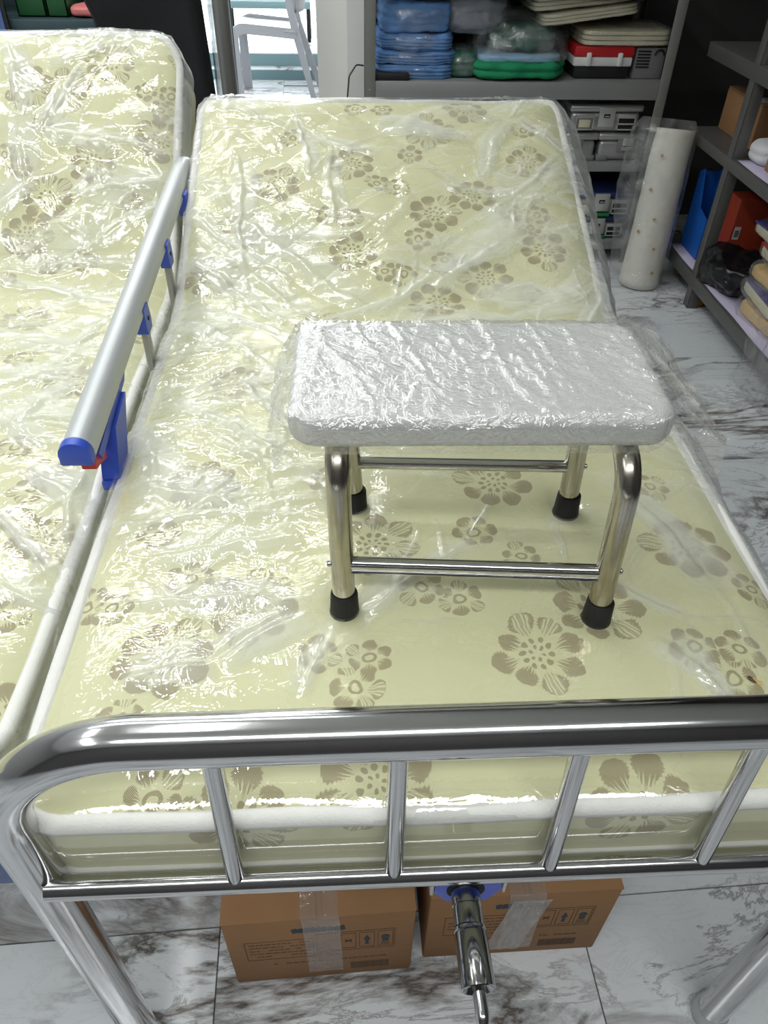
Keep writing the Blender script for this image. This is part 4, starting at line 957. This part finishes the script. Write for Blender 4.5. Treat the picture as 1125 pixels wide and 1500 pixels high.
# ------------------------------------------------------------------ side shelving on the right
s2 = empty('storage_shelf', (2.0, 2.6, 0), 'narrow grey steel shelf unit at the right with plastic packets and boxes', 'shelf')
xf, xb = 1.768, 2.30
for (x, y) in ((xf, 2.528), (xb, 2.528), (xf, 0.9), (xb, 0.9)):
    s = 1 if x == xf else -1
    MB().bx(x, x + s * 0.044, y, y + 0.003, 0.0, 1.9, 0.001).bx(x, x + s * 0.003, y, y + 0.046, 0.0, 1.9, 0.001).build('post', 'zinc_shaded', s2)
for (a_, b_) in ((0.085, 0.135), (0.552, 0.592), (0.845, 0.895), (1.3, 1.35)):
    bd = MB().bx(xf + 0.004, xb - 0.004, 0.9, 2.98, b_ - 0.004, b_, 0.001).bx(xf - 0.001, xf + 0.003, 0.94, 2.98, a_, b_, 0.001).bx(xb - 0.003, xb + 0.001, 0.94, 2.98, a_, b_, 0.001)
    bd.build('shelf_board', 'zinc_shaded', s2)
MB().bx(xf + 0.03, xf + 0.075, 2.545, 2.59, 0.0, 0.084, 0.003).build('wooden_block', 'yellow', s2)
lo, mi = 0.136, 0.593
pp = MB().grid(np.array([[(x, y, lo + 0.001 + 0.003 * math.sin(9 * y + 4 * x) ** 2) for y in np.linspace(1.5, 2.88, 24)] for x in np.linspace(1.778, 2.2, 8)])).build('shelf_paper', 'lilac', loc=(1.98, 2.2, lo)); tag(pp, 'lilac paper sheet lining the lowest board of the right shelf', 'paper')
pp.modifiers.new('thickness', 'SOLIDIFY').thickness = 0.0008
pp = MB().grid(np.array([[(x, y, mi + 0.001 + 0.002 * math.sin(9 * y + 4 * x) ** 2) for y in np.linspace(1.7, 2.5, 18)] for x in np.linspace(1.778, 2.2, 8)])).build('shelf_paper', 'lilac', loc=(1.98, 2.2, mi)); tag(pp, 'lilac paper sheet lining the middle board under the white parcel', 'paper')
pp.modifiers.new('thickness', 'SOLIDIFY').thickness = 0.0008
# brown carton with white label, middle board behind the post
bx_ = empty('cardboard_box', (1.99, 2.80, mi), 'dark brown carton with a white label on top, behind the right shelf post', 'box')
MB().bx(1.88, 2.20, 2.64, 2.955, mi, mi + 0.150, 0.004).build('body', 'card', bx_)
MB().bx(1.882, 2.038, 2.641, 2.954, mi + 0.150, mi + 0.154, 0.001).build('flap', 'card', bx_)
MB().bx(2.042, 2.198, 2.641, 2.954, mi + 0.150, mi + 0.154, 0.001).build('flap', 'card', bx_)
MB().bx(1.89, 1.96, 2.68, 2.75, mi + 0.154, mi + 0.1555, 0).build('paper_label', 'paper', bx_)
# white parcel and second carton on the near part of the middle board
V, F = lump((1.935, 2.47, mi + 0.040), (0.26, 0.13, 0.078), 60, 16, 3.5, 0.010, 8, 2, 0.004); o = MB().add(V, F).build('folded_sheet', 'paper', loc=(1.935, 2.47, mi), smooth=70); tag(o, 'soft white folded bundle on the middle board near the post', 'cloth')
bx_ = empty('cardboard_box', (1.95, 2.28, mi), 'tan carton at the picture edge beside the white folded bundle', 'box')
MB().bx(1.83, 2.12, 2.16, 2.395, mi, mi + 0.15, 0.004).build('body', 'card', bx_)
MB().bx(1.832, 1.972, 2.161, 2.394, mi + 0.150, mi + 0.154, 0.001).build('flap', 'card', bx_); MB().bx(1.977, 2.118, 2.161, 2.394, mi + 0.150, mi + 0.154, 0.001).build('flap', 'card', bx_)
# small yellow knob-like toy on the upper board
V, F = lump((1.80, 2.50, 0.895 + 0.016), (0.032, 0.036, 0.032), 61, 8, 2.4, 0.004, 40); o = MB().add(V, F).build('sponge', 'tan', loc=(1.80, 2.50, 0.895), smooth=70); tag(o, 'small yellowish sponge lump on the upper right shelf edge', 'sponge')
# bright blue folder standing
f_ = empty('file_holder', (1.86, 2.80, lo), 'bright blue cut-away file holder standing behind the right shelf post', 'holder')
MB().prism([(2.70, lo + 0.002), (2.88, lo + 0.002), (2.88, lo + 0.31), (2.84, lo + 0.33), (2.79, lo + 0.19), (2.70, lo + 0.17)], 1.825, 1.829, 'x').build('side_panel', 'bluebox', f_)
MB().prism([(2.70, lo + 0.002), (2.88, lo + 0.002), (2.88, lo + 0.31), (2.84, lo + 0.33), (2.79, lo + 0.19), (2.70, lo + 0.17)], 1.905, 1.909, 'x').build('side_panel', 'bluebox', f_)
MB().bx(1.829, 1.905, 2.70, 2.704, lo + 0.002, lo + 0.17, 0.001).build('front_panel', 'bluebox', f_)
MB().bx(1.829, 1.905, 2.876, 2.88, lo + 0.002, lo + 0.31, 0.001).build('back_panel', 'bluebox', f_)
ob = empty('carton', (2.0, 2.66, lo), 'orange red carton with a small white barcode label on the lowest board', 'box')
MB().bx(1.885, 2.2, 2.585, 2.690, lo + 0.002, lo + 0.29, 0.004).build('body', 'orange', ob)
MB().bx(1.895, 1.920, 2.583, 2.586, lo + 0.135, lo + 0.185, 0).build('paper_label', 'paper', ob)
sb_ = MB()
for k in range(6): sb_.bx(1.899 + 0.003 * k, 1.9005 + 0.003 * k, 2.582, 2.584, lo + 0.145, lo + 0.172, 0)
sb_.build('barcode', 'ink', ob)['kind'] = 'stuff'
bk = empty('plastic_sack', (1.87, 2.42, lo), 'crumpled black plastic sack on the lowest right shelf board', 'bag')
V, F = lump((1.865, 2.42, lo + 0.07), (0.21, 0.30, 0.135), 63, 30, 2.6, 0.036, 9); MB().add(V, F).build('sack', 'blackbag', bk, smooth=50)
# packets in clear bags, stacked toward the camera
def packet(c, size, label, seed, mat, rz=0.0, ry=0.0, edge=None):
    t = empty('bagged_packet', (c[0], c[1], c[2]), label, 'packet', 'clear bagged packets on the right shelf')
    R = rotm(0, ry, rz)
    V, F = lump((0, 0, size[2] / 2), size, seed, 14, 6, 0.004, 9); MB().add(V @ R.T + np.array(c), F).build('contents', mat, t, smooth=60)
    if edge: 
        V, F = rbox((size[0] * .98, size[1] * 0.96, size[2] * 0.18), 0.002, 1); MB().add((V + np.array([0, 0, size[2] * 0.95])) @ R.T + np.array(c), F).build('cover_sheet', edge, t)
    bag('bag', np.array(c) + np.array([0, 0, size[2] * 0.55]) , (size[0] * 1.12, size[1] * 1.12, size[2] * 1.35), seed + 1, t, R=R, amp=0.014, freq=12, e=4)
    return t
packet((1.95, 2.10, lo + 0.004), (0.26, 0.30, 0.055), 'lowest clear bagged tan packet in the pile on the right shelf', 70, 'tan', 0.12)
packet((1.945, 2.13, lo + 0.066), (0.25, 0.32, 0.045), 'clear bagged cream packet second in the pile on the right shelf', 73, 'cream', -0.06, edge='purple')
packet((1.965, 2.15, lo + 0.122), (0.23, 0.30, 0.045), 'clear bagged tan packet third in the pile, below the violet one', 76, 'tan', 0.10)
packet((1.98, 2.22, lo + 0.180), (0.22, 0.24, 0.040), 'thin clear bagged packet with a red tab in the pile', 79, 'cream', -0.12, edge='redlid')
packet((1.98, 2.30, lo + 0.232), (0.20, 0.26, 0.040), 'topmost clear bagged cream packet with violet cover on the pile', 82, 'cream', 0.05, edge='purple')
# big slack clear bag drooping over the shelf edge at picture edge
t = empty('clear_bag', (1.80, 1.86, 0.0), 'large slack clear plastic bag drooping over the right shelf edge to the floor', 'bag')
G = []
for i, u in enumerate(np.linspace(0, 1, 40)):
    row = []
    for j, v in enumerate(np.linspace(0, 1, 34)):
        x = 2.05 - 0.30 * min(1, u * 1.7); z = lo + 0.16 - 0.13 * u if u < 0.59 else lo + 0.083 - (u - 0.59) * 0.50
        if u >= 0.59: x = 1.75 - (u - 0.59) * 0.06
        y = 1.70 + 0.26 * v
        n = fbm(np.array([u * 7, v * 6]), 90, 3) - 0.5; row.append((x - 0.05 * n, y + 0.02 * n, max(0.004, z + 0.05 * n)))
    G.append(row)
G = np.array(G); o = MB().grid(G).build('sheet', 'film_bag', t, smooth=180); set_fold(o, np.clip(ridged(G.reshape(-1, 3) * 16, 91, 2) * 1.5 - 0.8, 0, 1))

# ------------------------------------------------------------------ wrapped roll leaning on the shelf
rl = empty('sheet_roll', (1.635, 2.775, 0), 'white rolled sheet with gold stars in a clear bag leaning on the shelves', 'roll')
b0, b1 = np.array([1.632, 2.775, 0.004]), np.array([1.682, 2.90, 0.60])
ax = (b1 - b0) / np.linalg.norm(b1 - b0); e1 = np.cross(ax, [0, 1, 0]); e1 /= np.linalg.norm(e1); e2 = np.cross(ax, e1)
G = []; LN = np.linalg.norm(b1 - b0)
for i, t in enumerate(np.linspace(0, 1, 36)):
    row = []
    for j, a_ in enumerate(np.linspace(0, 2 * PI * 2.15, 90)):
        r = 0.088 * (1 - 0.12 * t) - 0.0085 * (2 * PI * 2.15 - a_) / (2 * PI) + 0.004 * (fbm(np.array([t * 6, a_ * 1.2]), 95, 2) - 0.5) * 2
        if a_ > 2 * PI * 2.15 - 0.7: r += 0.010 * (a_ - (2 * PI * 2.15 - 0.7))
        q = b0 + ax * LN * t + r * (math.cos(a_ + 2.4) * e1 + math.sin(a_ + 2.4) * e2)
        if i == 0: q = q * np.array([1, 1, 0]) + np.array([0, 0, 0.006])
        row.append(q)
    G.append(row)
o = MB().grid(np.array(G)).build('sheet', 'rollw', rl, smooth=60); sm = o.modifiers.new('thickness', 'SOLIDIFY'); sm.thickness = 0.003
# the gold star prints facing the room
toC = np.array([0.33, -0.36, 1.4]) - b0; toC -= ax * (toC @ ax); toC /= np.linalg.norm(toC); sd = np.cross(toC, ax)
for (t, s) in ((0.10, -0.55), (0.26, -0.35), (0.45, -0.05), (0.63, 0.45), (0.84, 0.30), (0.36, 0.55)):
    rr = 0.0915 * (1 - 0.12 * t); d = toC * math.cos(s) + sd * math.sin(s); p = b0 + ax * LN * t + d * (rr + 0.003); u = np.cross(ax, d)
    star = [p + 0.009 * (1.0 if k % 2 == 0 else 0.45) * (math.cos(PI * k / 5) * ax + math.sin(PI * k / 5) * u) for k in range(10)]
    star2 = [q + d * 0.0012 for q in star]
    MB().add(star + star2, [list(range(10)), list(range(10, 20))] + [[k, (k + 1) % 10, (k + 1) % 10 + 10, k + 10] for k in range(10)]).build('star_print', 'gold', rl, smooth=0)
G = []
for i, t in enumerate(np.linspace(0, 1, 60)):
    row = []
    for j, a_ in enumerate(np.linspace(0, 2 * PI, 70)):
        dl = math.cos(a_ - PI) ; wide = 1 + (0.95 * max(0, dl) ** 1.5) * min(1, 0.25 + 1.3 * t)
        r = 0.101 * (1 - 0.12 * t) * wide + 0.006 * (ridged(np.array([t * 9, math.cos(a_) * 2, math.sin(a_) * 2]), 97, 3) - 0.55) * 2
        if t > 0.93: r *= 1 - 3.0 * (t - 0.93)
        sgn = -e1 if e1[0] > 0 else e1
        q = b0 + ax * (LN + 0.035) * t + r * (math.cos(a_ - PI) * sgn + math.sin(a_ - PI) * np.cross(ax, sgn)); q[2] = max(q[2], 0.002); row.append(q)
    G.append(row)
G = np.array(G); o = MB().grid(G).build('bag', 'film_bag', rl, smooth=180); set_fold(o, np.clip(ridged(G.reshape(-1, 3) * 14, 98, 2) * 1.3 - 0.8, 0, 1))

# ------------------------------------------------------------------ far end: chair, glass, black seat, display shelf
ch = empty('plastic_chair', (-0.1, 6.15, 0), 'pale grey plastic chair standing sideways in the bright room beyond the bed', 'chair')
for y, dz in ((5.95, 0), (6.38, 0)):
    fx, bx2 = (-0.425, 0.135) if y < 6 else (-0.405, 0.175)
    prof = [(-1, -0.55), (-1, 0.55), (1, 0.55), (1, -0.55)]
    MB().tube(fillet([(fx + 0.01, y, 0.0), (fx, y, 0.475), (0.02, y + 0.02, 0.435)], 0.07, 8), 0.032, prof=prof, up=(1, 0, 0)).build('front_leg', 'chairp', ch)
    MB().tube([(bx2, y + 0.03, 0.0), (0.02, y + 0.02, 0.44), (-0.02, y + 0.02, 0.62), (0.04, y + 0.02, 0.86)], [0.018, 0.026, 0.026, 0.02], prof=prof, up=(1, 0, 0)).build('rear_leg', 'chairp', ch)
G = np.array([[(-0.43 + 0.46 * u + (0.0), 5.95 + 0.43 * v, 0.488 - 0.035 * u - 0.012 * math.sin(PI * v) + (-0.02 * max(0, 1 - u * 9))) for v in np.linspace(0, 1, 10)] for u in np.linspace(0, 1, 18)])
o = MB().grid(G).build('seat', 'chairp', ch, smooth=60); o.modifiers.new('thickness', 'SOLIDIFY').thickness = 0.014
G = np.array([[(0.03 + 0.06 * u - 0.05 * math.sin(PI * v) * 0 + 0.05 * math.sin(PI * v), 5.97 + 0.40 * v, 0.56 + 0.34 * u) for v in np.linspace(0, 1, 12)] for u in np.linspace(0, 1, 10)])
o = MB().grid(G).build('backrest', 'chairp', ch, smooth=60); o.modifiers.new('thickness', 'SOLIDIFY').thickness = 0.016

tb = empty('low_table', (-0.27, 7.15, 0.178), 'pale blue low table with teal edge behind the grey chair', 'table')
MB().bx(-0.62, 0.10, 6.95, 7.45, 0.50, 0.53, 0.004).build('tabletop', 'palelam', tb)
MB().bx(-0.615, 0.095, 6.945, 6.965, 0.455, 0.50, 0.003).build('apron', 'teal', tb)
for (x, y) in ((-0.59, 7.40), (0.07, 7.40), (-0.59, 7.23), (0.07, 7.23)): MB().bx(x - 0.015, x + 0.015, y - 0.015, y + 0.015, 0.178, 0.50, 0.002).build('leg', 'rubber', tb)

gp = empty('glass_screen', (-0.35, 4.2, 0), 'clear glass screen with a steel pole beside the grey chair', 'screen')
MB().tube([(-0.1, 3.0, 0.0), (-0.115, 3.0, 1.7)], 0.032, 24).build('pole', 'post_grey', gp)
MB().bx(-0.165, -0.157, 3.04, 3.70, 0.0, 1.9, 0.001).build('pane', 'glass', gp)
MB().bx(-0.167, -0.155, 3.70, 3.706, 0.0, 1.9, 0.001).build('edge_strip', 'tealdk', gp)

bc = empty('office_chair', (-0.26, 2.42, 0), 'black fabric high backed chair behind the steeply raised mattress', 'chair')
G = []
for u in np.linspace(0, 1, 22):
    row = []
    z = 0.46 + 0.92 * u; xl = -0.448 + (0.035 * math.sin(PI * min(1, max(0, (1.06 - z) * 3 + .2)))) ; xr = -0.070 - 0.06 * max(0, z - 0.8) + 0.0
    if z > 1.06: xl -= 0.25 * min(0.25, (z - 1.06)) * 2
    if u > 0.93: xl += 0.6 * (u - 0.93); xr -= 0.6 * (u - 0.93)
    for v in np.linspace(0, 1, 16): row.append((xl + (xr - xl) * v, 2.33 + 0.05 * math.sin(PI * v) + 0.10 * u, z))
    G.append(row)
o = MB().grid(np.array(G)).build('backrest', 'black', bc, smooth=60); o.modifiers.new('thickness', 'SOLIDIFY').thickness = 0.05
V, F = lump((-0.26, 2.63, 0.46), (0.46, 0.46, 0.09), 101, 12, 5, 0.004, 8); MB().add(V, F).build('seat', 'black', bc, smooth=60)
MB().tube([(-0.26, 2.63, 0.08), (-0.26, 2.63, 0.42)], 0.025, 14).build('gas_column', 'rubber', bc)
for k in range(5):
    a_ = 2 * PI * k / 5 + 0.3; MB().tube([(-0.26, 2.63, 0.09), (-0.26 + 0.27 * math.cos(a_), 2.63 + 0.27 * math.sin(a_), 0.06)], [0.022, 0.015], 10).build('leg', 'rubber', bc)
    MB().lathe([(0.02, -0.012), (0.027, -0.008), (0.027, 0.008), (0.02, 0.012)], (-0.26 + 0.27 * math.cos(a_), 2.63 + 0.27 * math.sin(a_), 0.027), (-math.sin(a_), math.cos(a_), 0), 14).build('caster', 'rubber', bc)

ds = empty('display_shelf', (-0.85, 3.2, 0), 'dark teal shelf unit with green bins at the upper left', 'shelf')
MB().bx(-1.4, -0.46, 3.0, 3.35, 0.86, 0.935, 0.003).build('shelf_board', 'tealdk', ds)
MB().bx(-1.4, -0.46, 3.0, 3.35, 0.40, 0.44, 0.003).build('shelf_board', 'tealdk', ds)
MB().bx(-1.4, -0.46, 3.0, 3.35, 1.35, 1.40, 0.003).build('shelf_board', 'tealdk', ds)
MB().bx(-1.4, -0.46, 3.34, 3.36, 0.0, 1.6, 0.002).build('back_panel', 'tealdk', ds)
for x in (-1.42, -0.47): 
    for y in (3.01, 3.33): MB().bx(x - 0.015, x + 0.015, y - 0.015, y + 0.015, 0, 1.6, 0.002).build('post', 'rubber', ds)
MB().bx(-0.975, -0.90, 2.965, 2.985, 0.3, 1.6, 0.003).build('door_stile', 'bframe', ds)
MB().bx(-0.898, -0.885, 2.967, 2.983, 0.3, 1.6, 0.002).build('seal', 'rubber', ds)
for x0, x1, lab in ((-0.87, -0.765, 'dark green storage bin next to the shelf door stile'), (-0.76, -0.685, 'dark green storage bin beside the pink packet')):
    t = empty('storage_bin', ((x0 + x1) / 2, 3.14, 0.936), lab, 'bin', 'green bins on the teal shelf')
    MB().bx(x0, x1, 3.05, 3.056, 0.937, 1.02, 0.001).bx(x0, x1, 3.25, 3.256, 0.937, 1.02, 0.001).bx(x0, x0 + 0.006, 3.05, 3.256, 0.937, 1.02, 0.001).bx(x1 - 0.006, x1, 3.05, 3.256, 0.937, 1.02, 0.001).bx(x0, x1, 3.05, 3.256, 0.937, 0.942, 0.001).build('tub', 'greenbin', t)
    MB().bx(x0 - 0.003, x1 + 0.003, 3.044, 3.05, 1.005, 1.022, 0.002).build('rim', 'greenbin', t)
    V, F = lump(((x0 + x1) / 2, 3.15, 1.0), (x1 - x0 - 0.016, 0.18, 0.07), 110, 8, 4, 0.006, 20); MB().add(V, F).build('contents', 'lightblue', t, smooth=60)
V, F = lump((-0.610, 3.10, 0.955), (0.13, 0.14, 0.034), 112, 12, 4, 0.006, 14, R=None); o = MB().add(V, F).build('packet', 'pink', loc=(-0.610, 3.10, 0.937), smooth=60); tag(o, 'pink plastic packet lying on the teal shelf', 'packet')

cb_ = MB().tube(fillet([(0.424, 3.15, 0.768), (0.395, 3.13, 0.775), (0.365, 3.10, 0.74), (0.345, 3.10, 0.55), (0.34, 3.12, 0.02)], 0.02, 5), 0.0032, 8).build('power_cable', 'cable', loc=(0.37, 3.1, 0.0)); tag(cb_, 'thin grey cable hanging beside the shelf post', 'cable')

# dried insects lying on the wraps
def insect(x, y, z, rz, label):
    t = empty('dried_insect', (x, y, z), label, 'insect', None, rz)
    V, F = lump((0, 0, 0.002), (0.012, 0.004, 0.004), 120, 5, 2.2, 0.0004, 200); MB().add(V, F).build('body', 'insect', t, smooth=70)
    for k in (-1, 1):
        MB().add([(0.001, 0, 0.004), (-0.009, k * 0.004, 0.0046), (-0.011, k * 0.0015, 0.0046), (0.001, 0, 0.0046), (-0.009, k * 0.004, 0.0052), (-0.011, k * 0.0015, 0.0052)], [[0, 1, 2], [5, 4, 3], [0, 3, 4, 1], [1, 4, 5, 2], [2, 5, 3, 0]]).build('wing', 'tan', t, smooth=0)
insect(0.782, 0.137, 0.7225, 2.3, 'small brown dried insect on the wrap near the foot rail at right')
